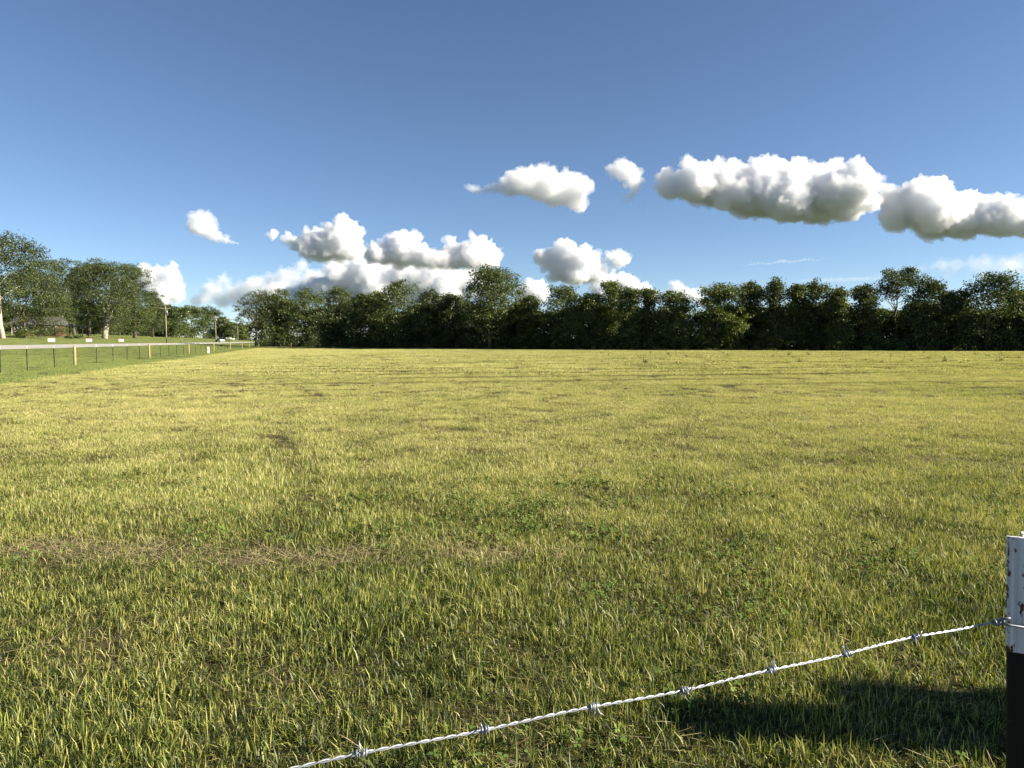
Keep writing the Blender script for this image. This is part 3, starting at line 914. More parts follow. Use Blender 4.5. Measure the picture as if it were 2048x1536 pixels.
# garden shrubs by the house
def shrub(label, px, L, top, wpx, seed, mat='mid'):
    p = on_line(px, L); H = at(px, top, p.y).z - p.z; w = wpx / 2 / FPX * p.y
    rs = np.random.RandomState(seed)
    C = [(rs.uniform(-0.6, 0.6) * w, rs.uniform(-0.5, 0.5) * w, rs.uniform(0.25, 0.7) * H) for _ in range(10)]; R = [rs.uniform(0.3, 0.42) * min(H, w) for _ in range(10)]
    V, F, t = leaf_cloud(rs, C, R, 130, 14, 0.17, 0.5, 0.2, 0.05)
    root = empty('shrub', p)
    link('foliage', np_mesh('foliage', V, F, LEAF[mat], attr={'tint': t}), root)
    mb = MB()
    for k in range(4):
        c = C[k]; mb.tube([(c[0] * 0.15, c[1] * 0.15, -0.1), (c[0] * 0.6, c[1] * 0.6, c[2] * 0.6), c], [0.05, 0.035, 0.015], 5)
    link('stem', mb.mesh('stem', BARK), root)
    tag(root, label, 'shrub', 'garden shrubs by the house')
shrub('leafy shrub round the foot of the pale trunks', 47, 50.5, 655, 38, 1401, 'bright')
shrub('big shrub growing against the house front', 113, 53, 652, 50, 1402, 'mid')
shrub('tall shrub beside the house wall, next to the leafy shrub at the trunks', 78, 53, 650, 40, 1405, 'dark')
shrub('low mounded shrub before the carport', 137, 51, 673, 14, 1403, 'dark')
shrub('flat shrub bed beside the mounded one', 155, 52, 671, 22, 1404, 'dark')
# ------------------------------------------------------------------ house with carport
BRICK = simple_mat('red_brick', (0.11, 0.05, 0.04), 0.9, var=0.35, scale=6, bump=0.3)
SHING = simple_mat('dark_shingles', (0.075, 0.072, 0.075), 0.9, var=0.4, scale=4, bump=0.4)
WHITE = simple_mat('white_paint', (0.74, 0.72, 0.68), 0.5, var=0.06, scale=12)
GLASS = simple_mat('window_glass', (0.02, 0.025, 0.03), 0.08, var=0.1, spec=0.6)
DARKW = simple_mat('dark_timber', (0.06, 0.045, 0.035), 0.8, var=0.3)

def house():
    p = on_line(80, 62)
    root = empty('house', p, TH)                           # long side along the road (local x across the view)
    tag(root, 'low red brick house half hidden by trees and shrubs', 'house')
    w, dp, h = 9.0, 7.0, 2.5
    MB().box((0, 0, h / 2), (w, dp, h)).build('wall', BRICK, root)
    ov = 0.5
    rf = MB()
    e = h + 0.02; r = h + 2.1
    rf.add([(-w/2-ov, -dp/2-ov, e), (w/2+ov, -dp/2-ov, e), (w/2+ov, dp/2+ov, e), (-w/2-ov, dp/2+ov, e), (-w/2-ov, 0, r), (w/2+ov, 0, r)],
           [(0, 1, 5, 4), (2, 3, 4, 5), (1, 2, 5), (3, 0, 4), (0, 3, 2, 1)])
    rf.build('roof', SHING, root)
    ch = MB().box((-2.5, 0.3, r), (0.7, 0.7, 1.4)).build('chimney', BRICK, root)
    for x in (-3.2, -0.9, 3.3):
        f = MB()
        f.box((x - 0.7, -dp/2 - 0.03, 1.5), (0.08, 0.1, 1.3)).box((x + 0.7, -dp/2 - 0.03, 1.5), (0.08, 0.1, 1.3)).box((x, -dp/2 - 0.03, 2.17), (1.48, 0.1, 0.08)).box((x, -dp/2 - 0.03, 0.83), (1.48, 0.1, 0.08))
        fr = f.build('window', WHITE, root)
        MB().box((x, -dp/2 - 0.012, 1.5), (1.32, 0.03, 1.26)).build('pane', GLASS, fr)
    d = MB().box((1.3, -dp/2 - 0.03, 1.03), (0.95, 0.07, 2.05)).build('door', DARKW, root)
    MB().box((1.65, -dp/2 - 0.09, 1.0), (0.05, 0.06, 0.14)).build('handle', WHITE, d)
    for x in (-w/2, w/2):
        MB().tube([(x, -dp/2 - 0.08, h), (x, -dp/2 - 0.08, 0.05)], 0.05, 6).build('downpipe', WHITE, root)
house()

def carport():
    p = on_line(143, 60)
    root = empty('carport', p, TH)
    tag(root, 'open carport with dark posts and a low dark roof beside the brick house', 'carport')
    w, dp, h = 7.0, 5.0, 2.5
    rf = MB(); rf.prism([(-w/2-0.4, h), (w/2+0.4, h), (w/2+0.4, h+0.2), (0, h+0.75), (-w/2-0.4, h+0.75)], -dp/2-0.4, dp/2+0.4)
    rf.build('roof', SHING, root)
    for x in (-3.3, -1.1, 1.1, 3.3):
        for y in (-dp/2, dp/2):
            MB().box((x, y, h / 2), (0.18, 0.18, h)).build('post', DARKW, root)
carport()

# ------------------------------------------------------------------ utility poles, wires
POLEW = simple_mat('pole_timber', (0.30, 0.26, 0.19), 0.85, var=0.3, scale=4, bump=0.4)
METAL = simple_mat('grey_metal', (0.33, 0.34, 0.35), 0.45, metal=0.6, var=0.15)
CERAM = simple_mat('porcelain', (0.5, 0.5, 0.52), 0.3, var=0.1)
BLACKW = simple_mat('dark_cable', (0.05, 0.05, 0.05), 0.6)
PG = 'utility poles along the road'
poles = []
def pole(label, px, L, top, arm=True, can=True, v=None):
    p = on_line(px, L) if v is None else RL(v, L)
    H = (at(px, top, p.y).z - p.z) if v is None else 10.0
    root = empty('utility_pole', p, TH)
    tag(root, label, 'utility pole', PG)
    MB().tube([(0, 0, -0.5), (0, 0, H * 0.5), (0, 0, H)], [0.17, 0.145, 0.11], 8).build('pole', POLEW, root, True)
    if arm:
        a = MB().box((0, -0.14, H - 0.7), (2.6, 0.1, 0.12)).build('crossarm', POLEW, root)
        for x in (-1.15, 1.15):
            MB().tube([(x, -0.14, H - 0.64), (x, -0.14, H - 0.46)], [0.05, 0.035], 6).build('insulator', CERAM, a)
        for s in (-1, 1):
            MB().tube([(0, -0.13, H - 1.3), (s * 0.75, -0.13, H - 0.76)], 0.02, 4).build('brace', METAL, root)
    MB().tube([(0, -0.03, H), (0, -0.03, H + 0.22)], [0.05, 0.03], 6).build('insulator', CERAM, root)
    if can:
        c = MB().tube([(0.33, -0.1, H - 2.3), (0.33, -0.1, H - 1.35)], 0.22, 10).build('transformer', METAL, root, True)
        MB().tube([(0.33, -0.1, H - 1.35), (0.33, -0.1, H - 1.12)], [0.05, 0.03], 6).build('bushing', CERAM, c)
    poles.append((p, H))
pole('utility pole past the left picture edge', -60, 40, 500, v=92)
pole('tallest nearest utility pole with a crossarm and a transformer can, before the wood', 333, 40, 612)
pole('middle utility pole standing by the parked dark pickup', 432, 40, 632)
pole('farthest utility pole, short and plain, near the drooping corner tree', 476, 40, 652, arm=False, can=False)

def wire(label, a, b, sag, r=0.013):
    pts = []
    for k in range(17):
        t = k / 16
        q = a.lerp(b, t); q.z -= sag * 4 * t * (1 - t)
        pts.append(q)
    mb = MB(); mb.tube(pts, r, 4)
    o = mb.build('power_line', BLACKW)
    tag(o, label, 'power line', 'overhead power lines')
armv = Vector((math.cos(TH), math.sin(TH), 0))
spans = ['span reaching the nearest pole', 'span between the nearest and middle poles', 'span between the middle and farthest poles']
for i in range(3):
    (p, H), (q, K) = poles[i], poles[i + 1]
    up = Vector((0, 0, 1))
    e2 = 0.0 if i == 2 else 1.15
    wire('top overhead wire, ' + spans[i], p + up * (H + 0.2), q + up * (K + 0.2), 1.1)
    wire('crossarm wire on the field side, ' + spans[i], p + up * (H - 0.46) + armv * 1.15, q + up * (K - 0.46) + armv * e2, 1.3)
    if i < 2:
        wire('crossarm wire on the yard side, ' + spans[i], p + up * (H - 0.46) - armv * 1.15, q + up * (K - 0.46) - armv * 1.15, 1.3)
    wire('low telephone cable, ' + spans[i], p + up * (H * 0.62) + armv * 0.15, q + up * (K * 0.62) + armv * 0.15, 1.0, 0.022)

# leaning guy stake on the lawn
p = on_line(366, 46); q = at(357, 668, p.y)
root = empty('guy_stake', p)
tag(root, 'thin leaning yellow stake on the lawn past the nearest utility pole', 'stake')
dv = q - p
MB().tube([(0, 0, -0.1), tuple(dv)], 0.055, 6).build('guard', simple_mat('faded_yellow', (0.42, 0.37, 0.16), 0.6), root)
MB().tube([(0, 0, -0.05), (0, 0, 0.35)], 0.03, 6).build('anchor_rod', METAL, root)

# ------------------------------------------------------------------ yard signs across the road
RED = simple_mat('sign_red', (0.35, 0.05, 0.04), 0.6, var=0.1)
SIGNW = simple_mat('sign_white', (0.82, 0.80, 0.78), 0.5, var=0.03)
for px, lab in ((103, 'white roadside sign with a red top strip, below the brick house'), (178, 'white roadside sign with a red top strip, below the gap under the maple'), (242, 'tilted white roadside sign with a red top strip, below the straight trunked lawn tree')):
    p = on_line(px, 40.3)
    tilt = 0.09 if px == 242 else 0.0
    root = empty('yard_sign', p, 0.45)
    root.rotation_euler = (0, tilt, 0.45)
    tag(root, lab, 'sign', 'signs along the far side of the road')
    MB().box((0, 0, 0.62), (0.98, 0.03, 0.50)).build('panel', SIGNW, root)
    MB().box((0.06, -0.002, 0.945), (0.8, 0.026, 0.13)).build('header_strip', RED, root)
    for x in (-0.35, 0.35):
        MB().tube([(x, 0.03, -0.15), (x, 0.03, 0.98)], 0.012, 5).build('stake', METAL, root)

# ------------------------------------------------------------------ pickup truck and boat on a trailer by the road
BLK = simple_mat('dark_car_paint', (0.022, 0.023, 0.028), 0.25, var=0.1, spec=0.6)
WHP = simple_mat('white_car_paint', (0.8, 0.79, 0.77), 0.3, var=0.03)
TYRE = simple_mat('tyre_rubber', (0.02, 0.02, 0.02), 0.85)
CHROME = simple_mat('wheel_alloy', (0.55, 0.55, 0.56), 0.3, metal=0.9)
LAMP = simple_mat('lamp_glass', (0.75, 0.72, 0.65), 0.15)
GELC = simple_mat('white_gelcoat', (0.82, 0.80, 0.74), 0.3, var=0.04)
STRIPE = simple_mat('dark_stripe', (0.045, 0.04, 0.04), 0.4)

def wheel(root, x, y, r=0.38, w=0.25):
    t = MB().tube([(x, y - w / 2, r), (x, y + w / 2, r)], r, 14).build('wheel', TYRE, root, False)
    s = 1 if y > 0 else -1
    MB().tube([(x, y + s * (w / 2 - 0.02), r), (x, y + s * (w / 2 + 0.01), r)], r * 0.6, 10).build('rim', CHROME, t)

def pickup():
    p = on_line(440, 38.2)
    root = empty('pickup_truck', p, TH - math.radians(62))     # nose towards the right
    tag(root, 'dark pickup truck with a white front parked at the roadside by the middle pole', 'truck')
    w = 0.98
    b = MB()
    b.prism([(-2.75, 0.55), (-2.75, 1.2), (-0.75, 1.2), (-0.7, 1.25), (0.9, 1.25), (0.9, 0.45), (-2.4, 0.45)], -w, w)
    b.build('body', BLK, root)
    c = MB()
    bx = [(-0.8, 1.25), (0.95, 1.25), (0.35, 1.9), (-0.65, 1.92)]
    vs = [(x, -w * (0.97 if z < 1.5 else 0.8), z) for x, z in bx] + [(x, w * (0.97 if z < 1.5 else 0.8), z) for x, z in bx]
    c.add(vs, [(0, 1, 2, 3), (7, 6, 5, 4), (0, 4, 5, 1), (1, 5, 6, 2), (2, 6, 7, 3), (3, 7, 4, 0)])
    cab = c.build('cab', BLK, root)
    MB().add([(0.955, -0.85, 1.32), (0.955, 0.85, 1.32), (0.44, 0.72, 1.86), (0.44, -0.72, 1.86)], [(0, 1, 2, 3)]).build('windscreen', GLASS, cab)
    h = MB(); h.prism([(0.905, 0.5), (0.905, 1.24), (1.4, 1.22), (2.45, 1.1), (2.62, 0.95), (2.62, 0.5)], -w, w)
    h.build('bonnet', WHP, root)
    t = MB(); t.prism([(-2.98, 0.6), (-2.98, 1.18), (-2.76, 1.18), (-2.76, 0.6)], -0.9, 0.9); t.build('tailgate', WHP, root)
    MB().box((2.7, 0, 0.55), (0.16, 1.9, 0.22)).build('bumper', CHROME, root)
    for s in (-1, 1):
        MB().box((2.625, s * 0.72, 0.88), (0.05, 0.34, 0.18)).build('headlight', LAMP, root)
        MB().box((0.75, s * 1.06, 1.35), (0.12, 0.16, 0.16)).build('mirror', BLK, root)
        for x in (-1.75, 1.75):
            wheel(root, x, s * 0.86)
pickup()

def boat():
    p = on_line(459.5, 42)
    root = empty('boat', p + Vector((0, 0, 0.62)), TH - math.radians(12))
    tag(root, 'white boat with a dark stripe on a trailer beside the dark pickup', 'boat')
    L2 = 2.7
    V = []; F = []
    secs = [(-L2, 0.95, 0.95, 0.22), (-1.2, 1.0, 0.98, 0.12), (0.6, 0.98, 1.02, 0.1), (1.8, 0.7, 1.1, 0.25), (L2, 0.05, 1.2, 0.75)]
    for x, hw, zt, zb in secs:
        V += [(x, -hw, zt), (x, -hw * 0.8, (zt + zb) / 2), (x, 0, zb), (x, hw * 0.8, (zt + zb) / 2), (x, hw, zt)]
    for i in range(len(secs) - 1):
        for k in range(4):
            a = i * 5 + k; F.append((a, a + 5, a + 6, a + 1))
        F.append((i * 5 + 4, i * 5 + 9, i * 5 + 5, i * 5))
    F.append((0, 1, 2, 3, 4)); F.append((24, 23, 22, 21, 20))
    MB().add(V, F).build('hull', GELC, root)
    c = MB(); c.prism([(-1.7, 1.02), (1.2, 1.06), (0.5, 1.62), (-1.6, 1.66)], -0.72, 0.72)
    cab = c.build('cabin', GELC, root)
    for s in (-1, 1):
        MB().box((-0.6, s * 0.725, 1.36), (1.5, 0.02, 0.3)).build('window', STRIPE, cab)
        MB().box((-0.9, s * 0.96, 0.72), (2.6, 0.03, 0.12)).build('stripe', STRIPE, root)
    tr = empty('boat_trailer', p, TH - math.radians(12))
    tag(tr, 'low metal trailer under the white boat', 'trailer')
    f = MB().box((0, -0.6, 0.5), (4.6, 0.08, 0.1)).box((0, 0.6, 0.5), (4.6, 0.08, 0.1)).box((-1, 0, 0.5), (0.08, 1.12, 0.1)).box((1, 0, 0.5), (0.08, 1.12, 0.1))
    f.tube([(2.2, -0.6, 0.5), (3.4, 0, 0.5), (2.2, 0.6, 0.5)], 0.05, 6)
    f.build('frame', METAL, tr)
    for x in (-1.6, -0.2, 1.2):
        MB().box((x, 0, 0.585), (0.12, 1.2, 0.07)).build('bunk', DARKW, tr)
    for s in (-1, 1):
        wheel(tr, -0.7, s * 0.85, 0.3, 0.2)
    MB().tube([(3.2, 0, 0.5), (3.2, 0, 0.0)], 0.03, 6).build('jack', METAL, tr)
boat()

# ------------------------------------------------------------------ roadside fence: steel T-posts with white tips, some timber posts
GREENP = simple_mat('dark_green_paint', (0.012, 0.024, 0.017), 0.5, var=0.3, scale=20)
WHTIP = simple_mat('white_tip_paint', (0.72, 0.71, 0.68), 0.55, var=0.08, scale=40)
TIMBER = simple_mat('treated_timber', (0.36, 0.26, 0.12), 0.85, var=0.35, scale=14, bump=0.6)
GALV = simple_mat('galvanised_wire', (0.33, 0.35, 0.37), 0.5, metal=0.6, var=0.3, scale=120)

fence = empty('wire_fence', RL(30, 14.4))
tag(fence, 'long roadside wire fence of white tipped steel posts and timber posts along the green verge', 'fence')
def tee(w=0.04, d=0.04, t=0.006):
    return [(-w/2, 0), (w/2, 0), (w/2, t), (t/2, t), (t/2, d), (-t/2, d), (-t/2, t), (-w/2, t)]
def t_section(mb, z0, z1, sc=1.0):
    o = tee(0.045 * sc, 0.045 * sc, 0.009 * sc); n = len(o)
    vs = [(x, y - (0.002 if sc > 1 else 0), z0) for x, y in o] + [(x, y - (0.002 if sc > 1 else 0), z1) for x, y in o]
    mb.add(vs, [tuple(range(n - 1, -1, -1)), tuple(range(n, 2 * n))] + [(i, (i + 1) % n, (i + 1) % n + n, i + n) for i in range(n)])
    return mb
tp_low = t_section(MB(), -0.3, 1.18).mesh('steel_post', GREENP)
tp_tip = t_section(MB(), 1.18, 1.36, 1.06).mesh('white_tip', WHTIP)
rw = MB(); rw.tube([(0, 0, -0.4), (0.004, 0, 0.5), (0, 0, 1.0), (0, 0, 1.26), (0, 0, 1.275)], [0.085, 0.083, 0.08, 0.078, 0.06], 12)
wood_me = rw.mesh('timber_post', TIMBER, True)
fx = fence.location
posts = []
def fpost(px, kind, L=14.4, hs=1.0):
    d = ray(px, 682); t = L / (d.x * NL[0] + d.y * NL[1])
    q = Vector((d.x * t, d.y * t, 0)); q.z = float(terrain(q.x, q.y))
    posts.append((q, kind))
    if kind == 'w':
        o = link('timber_post', wood_me, fence, q - fx)
    else:
        o = link('steel_post', tp_low, fence, q - fx)
        link('white_tip', tp_tip, o)
    o.rotation_euler = (RND.uniform(-0.015, 0.015), RND.uniform(-0.015, 0.015), RND.uniform(-0.25, 0.25) + TH)
    o.scale = (1, 1, hs)
for px in (-62, -2, 52, 107):
    fpost(px, 't')
fpost(148, 'w', hs=1.03)
for px in (192, 225, 253, 278): fpost(px, 't')
fpost(298, 'w', hs=1.05)
for px in (320, 337.5, 353, 366.5): fpost(px, 't')
fpost(377, 'w')
for px in (391, 401.5, 411, 419.5): fpost(px, 't')
fpost(427, 'w')
for px in (435.5, 442.5, 448.5, 454.5): fpost(px, 't')
fpost(460, 'w')
for px in (466, 471, 475.5, 480): fpost(px, 't')
fpost(483.8, 'w')
for px in (487.5, 490.5, 493.3, 496): fpost(px, 't')
fpost(498.5, 'w')
for px in (501.5, 504, 506.3): fpost(px, 't')
fpost(509.5, 'w'); fpost(515, 't'); fpost(520, 'w')
fpost(523, 'w', 13.9)
for h in (0.25, 0.5, 0.75, 1.0, 1.2):
    w_ = MB()
    for i in range(len(posts) - 1):
        a, b = posts[i][0], posts[i + 1][0]
        w_.tube([a - fx + Vector((0, 0, h)), b - fx + Vector((0, 0, h))], 0.0022, 3, False)
    w_.build('strand', GALV, fence)
# rail brace between the two last posts
a, b = posts[-2][0], posts[-3][0]
MB().tube([a - fx + Vector((0, 0, 1.1)), b - fx + Vector((0, 0, 1.05))], 0.05, 6).build('brace_rail', TIMBER, fence)
# posts of the hidden fence along the tree line
rowf = empty('edge_fence', at(541, 690, 195))
rowf.location.z = 0
tag(rowf, 'short row of weathered posts in the weeds at the foot of the drooping corner tree', 'fence')
pr = []
for px, dd in ((541, 197), (552, 191), (566, 184), (582, 177)):
    q = at(px, 682, dd); q.z = 0
    pr.append(q)
    o = link('timber_post', wood_me, rowf, q - rowf.location); o.scale = (0.9, 0.9, 0.98)
for h in (0.5, 0.95):
    w_ = MB()
    for i in range(3):
        w_.tube([pr[i] - rowf.location + Vector((0, 0, h)), pr[i + 1] - rowf.location + Vector((0, 0, h))], 0.003, 3, False)
    w_.build('strand', GALV, rowf)

# white pedestal at the fence foot
q = gnd(417, 707)
root = empty('utility_pedestal', (q[0], q[1], 0), 0.3)
tag(root, 'short white utility pedestal standing in the grass at the fence', 'pedestal')
MB().box((0, 0, 0.38), (0.24, 0.22, 0.80)).build('housing', WHITE, root)
MB().prism([(-0.135, 0.78), (0.135, 0.78), (0.12, 0.86), (-0.12, 0.86)], -0.125, 0.125).build('cap', WHITE, root)
MB().box((0, -0.122, 0.5), (0.1, 0.02, 0.14)).build('hatch', METAL, root)

# ------------------------------------------------------------------ near barbed wire and steel post
def post_mats():
    m, nt, out = new_mat('chipped_white_paint')
    tc = N(nt, 'ShaderNodeTexCoord')
    p = N(nt, 'ShaderNodeBsdfPrincipled', _Roughness=0.55)
    O = tc.outputs['Object']
    mp = N(nt, 'ShaderNodeMapping'); mp.inputs['Scale'].default_value = (1.6, 1, 0.75); nt.links.new(O, mp.inputs[0])
    n1 = noise(nt, mp.outputs[0], 75, 5, 0.6)
    n2 = noise(nt, O, 300, 3, 0.6)
    mp2 = N(nt, 'ShaderNodeMapping'); mp2.inputs['Scale'].default_value = (260, 20, 2.5); nt.links.new(O, mp2.inputs[0])
    n3 = noise(nt, mp2.outputs[0], 1.0, 3, 0.5)
    base = mixc(nt, ramp(nt, n3, [(0.3, 0.0), (0.7, 1.0)]), (0.44, 0.45, 0.46), (0.74, 0.75, 0.75))
    base = mixc(nt, ramp(nt, n2, [(0.45, 0.0), (0.75, 0.35)]), base, (0.5, 0.5, 0.5))
    sep = N(nt, 'ShaderNodeSeparateXYZ'); nt.links.new(O, sep.inputs[0])
    edge = sstep(nt, sep.outputs['X'], -0.0145, -0.0185)                    # wear along the outer edge
    top = sstep(nt, sep.outputs['Z'], 1.362, 1.385)
    chip = mth(nt, 'ADD', n1, mth(nt, 'ADD', mth(nt, 'MULTIPLY', edge, 0.13), mth(nt, 'MULTIPLY', top, 0.10)))
    halo = ramp(nt, chip, [(0.585, 0.0), (0.67, 1.0)])
    core = ramp(nt, chip, [(0.625, 0.0), (0.65, 1.0)])
    c = mixc(nt, mth(nt, 'MULTIPLY', halo, 0.45), base, (0.30, 0.13, 0.05))
    c = mixc(nt, core, c, (0.055, 0.022, 0.012))
    nt.links.new(c, p.inputs['Base Color'])
    b = N(nt, 'ShaderNodeBump', _Strength=0.5, _Distance=0.0006)
    nt.links.new(mth(nt, 'SUBTRACT', n3, core), b.inputs['Height']); nt.links.new(b.outputs[0], p.inputs['Normal'])
    nt.links.new(p.outputs[0], out.inputs[0])
    m2, nt, out = new_mat('dark_green_post_paint')
    tc = N(nt, 'ShaderNodeTexCoord')
    p = N(nt, 'ShaderNodeBsdfPrincipled', _Roughness=0.5)
    p.inputs['Specular IOR Level'].default_value = 0.2
    n1 = noise(nt, tc.outputs['Object'], 90, 5, 0.6)
    c = mixc(nt, ramp(nt, n1, [(0.68, 0.0), (0.72, 1.0)]), (0.006, 0.011, 0.009), (0.07, 0.04, 0.03))
    nt.links.new(c, p.inputs['Base Color'])
    nt.links.new(p.outputs[0], out.inputs[0])
    return m, m2

def near_fence():
    DP = 0.82
    pc = at(2054, 1200, DP)
    root = empty('barbed_wire_fence', (pc.x, pc.y, 0))
    tag(root, 'barbed wire fence close up, one silvery strand tied to a white topped steel post', 'fence')
    wm, gm = post_mats()
    ztop = at(2040, 1075, DP).z; zmid = at(2030, 1304, DP).z
    # cross-section: slightly ribbed face towards the camera, web behind
    o = [(-0.019, 0.002), (-0.0175, -0.0004), (-0.008, -0.0008), (-0.0065, -0.0022), (0.0065, -0.0022), (0.008, -0.0008), (0.0175, -0.0004), (0.019, 0.002),
         (0.018, 0.0042), (0.003, 0.0045), (0.0024, 0.034), (-0.0024, 0.034), (-0.003, 0.0045), (-0.018, 0.0042)]
    def sect(z0, z1, g, wavy=False):
        n = len(o); mb = MB(); lev = [z0, z0 + (z1 - z0) * 0.5, z1]
        vs = []
        for z in lev:
            for x, y in o:
                dz = 0
                if wavy and z == lev[0]: dz = 0.0015 * math.cos(x * 200) - 0.03 * x
                vs.append((x * g, y * g + (0.0 if g == 1 else -0.0), z + dz))
        fs = [tuple(range(n - 1, -1, -1)), tuple(range(2 * n, 3 * n))]
        for l in (0, 1):
            fs += [(l * n + i, l * n + (i + 1) % n, (l + 1) * n + (i + 1) % n, (l + 1) * n + i) for i in range(n)]
        return mb.add(vs, fs)
    post = sect(-0.45, zmid + 0.012, 1.0).build('steel_post', gm, root)
    sect(zmid, ztop, 1.045, True).build('white_tip', wm, post)
    plate = MB(); plate.box((0, 0.005, 0.06), (0.11, 0.004, 0.13)); plate.build('anchor_plate', gm, post)
    for k in range(15):                                        # studs on the back web
        MB().box((0, 0.036, 0.2 + 0.055 * k), (0.012, 0.006, 0.012)).build('stud', gm, post)
    post.rotation_euler = (math.radians(-1.0), math.radians(-1.6), math.radians(-30))
    # lean about the height of the wire so the top stays where it is seen
    post.location = (0.0, 0, 0)
    bpy.context.view_layer.update()
    tip = post.matrix_world @ Vector((0, 0, ztop))
    want = at(2054, 1080, DP)
    post.location = (want.x - tip.x, want.y - tip.y, 0)
    # wire
    A = at(602, 1536, 0.53); B = at(1996, 1244, 0.835)
    dirv = (B - A).normalized()
    A0 = A - dirv * 1.6; B0 = B + dirv * 1.6
    side = dirv.cross(Vector((0, 0, 1))).normalized(); upv = side.cross(dirv).normalized()
    o0 = root.location
    wr = empty('barbed_wire', (0, 0, 0)); wr.parent = root
    L = (B0 - A0).length; R = 0.00082; pitch = 0.023
    def cen(s):
        q = A0 + dirv * s
        t = s / L
        q = q + upv * (0.0016 * math.sin(s * 9.0) + 0.0009 * math.sin(s * 31 + 1)) + side * 0.0012 * math.sin(s * 13)
        return q
    for k in range(2):
        pts = []
        n = int(L / (pitch / 12))
        for i in range(n + 1):
            s = L * i / n; a = 2 * math.pi * s / pitch + k * math.pi
            pts.append(cen(s) + (side * math.cos(a) + upv * math.sin(a)) * R - o0)
        mb = MB(); mb.tube(pts, 0.0008, 7); mb.build('strand', GALV, wr, True)
    # barbs: wire wound round both strands with two cut points
    rb = random.Random(4)
    target = [703, 965, 1198, 1390, 1572, 1730, 1878]
    ss = []
    for px in target:                                          # place along the wire where the pixel column meets it
        d = ray(px, 0); 
        t = (-A0.x * d.y + d.x * A0.y) / (dirv.x * d.y - d.x * dirv.y)
        ss.append(t)
    st = (ss[-1] - ss[0]) / 6
    ss += [ss[0] - st * j for j in (1, 2, 3)] + [ss[-1] + st * j for j in (2, 3, 4)]
    for s in ss:
        c = cen(s); ph = rb.uniform(0, 6.28)
        mb = MB()
        for q in (0, 1):                                       # two short wires, four points
            a0 = ph + q * rb.uniform(1.2, 2.2); turns = 1.75 + rb.uniform(-0.15, 0.15); w = 0.0040; rr = 0.0027
            oc = c + dirv * (0.0042 * (q - 0.5))
            n = 26; ln = rb.uniform(0.006, 0.0105)
            def fr(a): return side * math.cos(a) + upv * math.sin(a), -side * math.sin(a) + upv * math.cos(a)
            f0, t0 = fr(a0)
            pts = [oc + f0 * rr - t0 * ln - dirv * (w / 2 + rb.uniform(0, 0.004)) - o0, oc + f0 * rr - t0 * ln * 0.72 - dirv * (w / 2 + 0.001) - o0]
            for i in range(n + 1):
                a = a0 + turns * 2 * math.pi * i / n
                pts.append(oc + fr(a)[0] * rr + dirv * (w * (i / n - 0.5)) - o0)
            f1, t1 = fr(a0 + turns * 2 * math.pi)
            pts += [oc + f1 * rr + t1 * ln * 0.72 + dirv * (w / 2 + 0.001) - o0, oc + f1 * rr + t1 * ln + dirv * (w / 2 + rb.uniform(0, 0.004)) - o0]
            mb.tube(pts, [0.0002, 0.0007] + [0.0008] * (n + 1) + [0.0007, 0.0002], 6)
        mb.build('barb', GALV, wr, True)
    # tie wire holding the strand against the post
    CLIP = simple_mat('dull_tie_wire', (0.16, 0.18, 0.20), 0.5, metal=0.5, var=0.2, scale=200)
    D0 = at(2000, 1243, DP - 0.004)
    pts = []
    for i in range(30):                                        # coil round the barbed wire
        a = 2 * math.pi * 2.6 * i / 29
        pts.append(D0 + dirv * (-0.012 + 0.018 * i / 29) + (side * math.cos(a) + upv * math.sin(a)) * 0.0032 - o0)
    for px, py, dd in ((2010, 1247, DP - 0.012), (2022, 1251, DP - 0.013), (2050, 1255, DP - 0.011), (2075, 1259, DP - 0.009), (2088, 1258, DP + 0.004)):
        pts.append(at(px, py, dd) - o0)
    mb = MB(); mb.tube(pts, 0.0014, 7); mb.build('tie_wire', CLIP, root, True)
    pts = [at(px, py, dd) - o0 for px, py, dd in ((1990, 1246, DP), (2000, 1240, DP - 0.006), (2008, 1238, DP - 0.010), (2021, 1236, DP - 0.012))]
    mb = MB(); mb.tube(pts, [0.0017, 0.0017, 0.0016, 0.0012], 6); mb.build('tie_wire', CLIP, root, True)
near_fence()

# unseen timber posts, added past the right edge to cast shadows on the near grass
hs = 1 / math.tan(math.radians(SUN_EL))
back_sun = Vector((sd.x, sd.y, 0)).normalized()
for (px, py), hgt, lab in (((1640, 1398), 1.6, 'stout unseen timber post added past the right edge to cast a shadow'), ((1340, 1440), 1.5, 'second unseen timber post added to cast a shadow, nearer than the stout one')):
    tip = Vector((*gnd(px, py), 0))
    root = empty('shadow_post', tip + back_sun * hgt * hs)
    tag(root, lab, 'post')
    MB().tube([(0, 0, -0.5), (0, 0, hgt * 0.5), (0.01, 0, hgt - 0.05), (0.01, 0, hgt)], [0.165, 0.16, 0.155, 0.12], 14).build('timber_post', TIMBER, root, True)
# ------------------------------------------------------------------ clouds: closed lumpy bodies filled with a scattering volume
def cloud_mat(name, density, col=(0.945, 0.95, 0.96), aniso=0.0):
    m, nt, out = new_mat(name)
    v = N(nt, 'ShaderNodeVolumePrincipled')
    v.inputs['Color'].default_value = tuple(col) + (1,)
    v.inputs['Density'].default_value = density
    v.inputs['Anisotropy'].default_value = aniso
    nt.links.new(v.outputs[0], out.inputs['Volume'])
    return m

def ico(sub=1):
    import bmesh
    bm = bmesh.new()
    bmesh.ops.create_icosphere(bm, subdivisions=sub, radius=1.0)
    V = np.array([v.co[:] for v in bm.verts]); F = np.array([[v.index for v in f.verts] for f in bm.faces])
    bm.free()
    return V, F
ICO = ico(2)

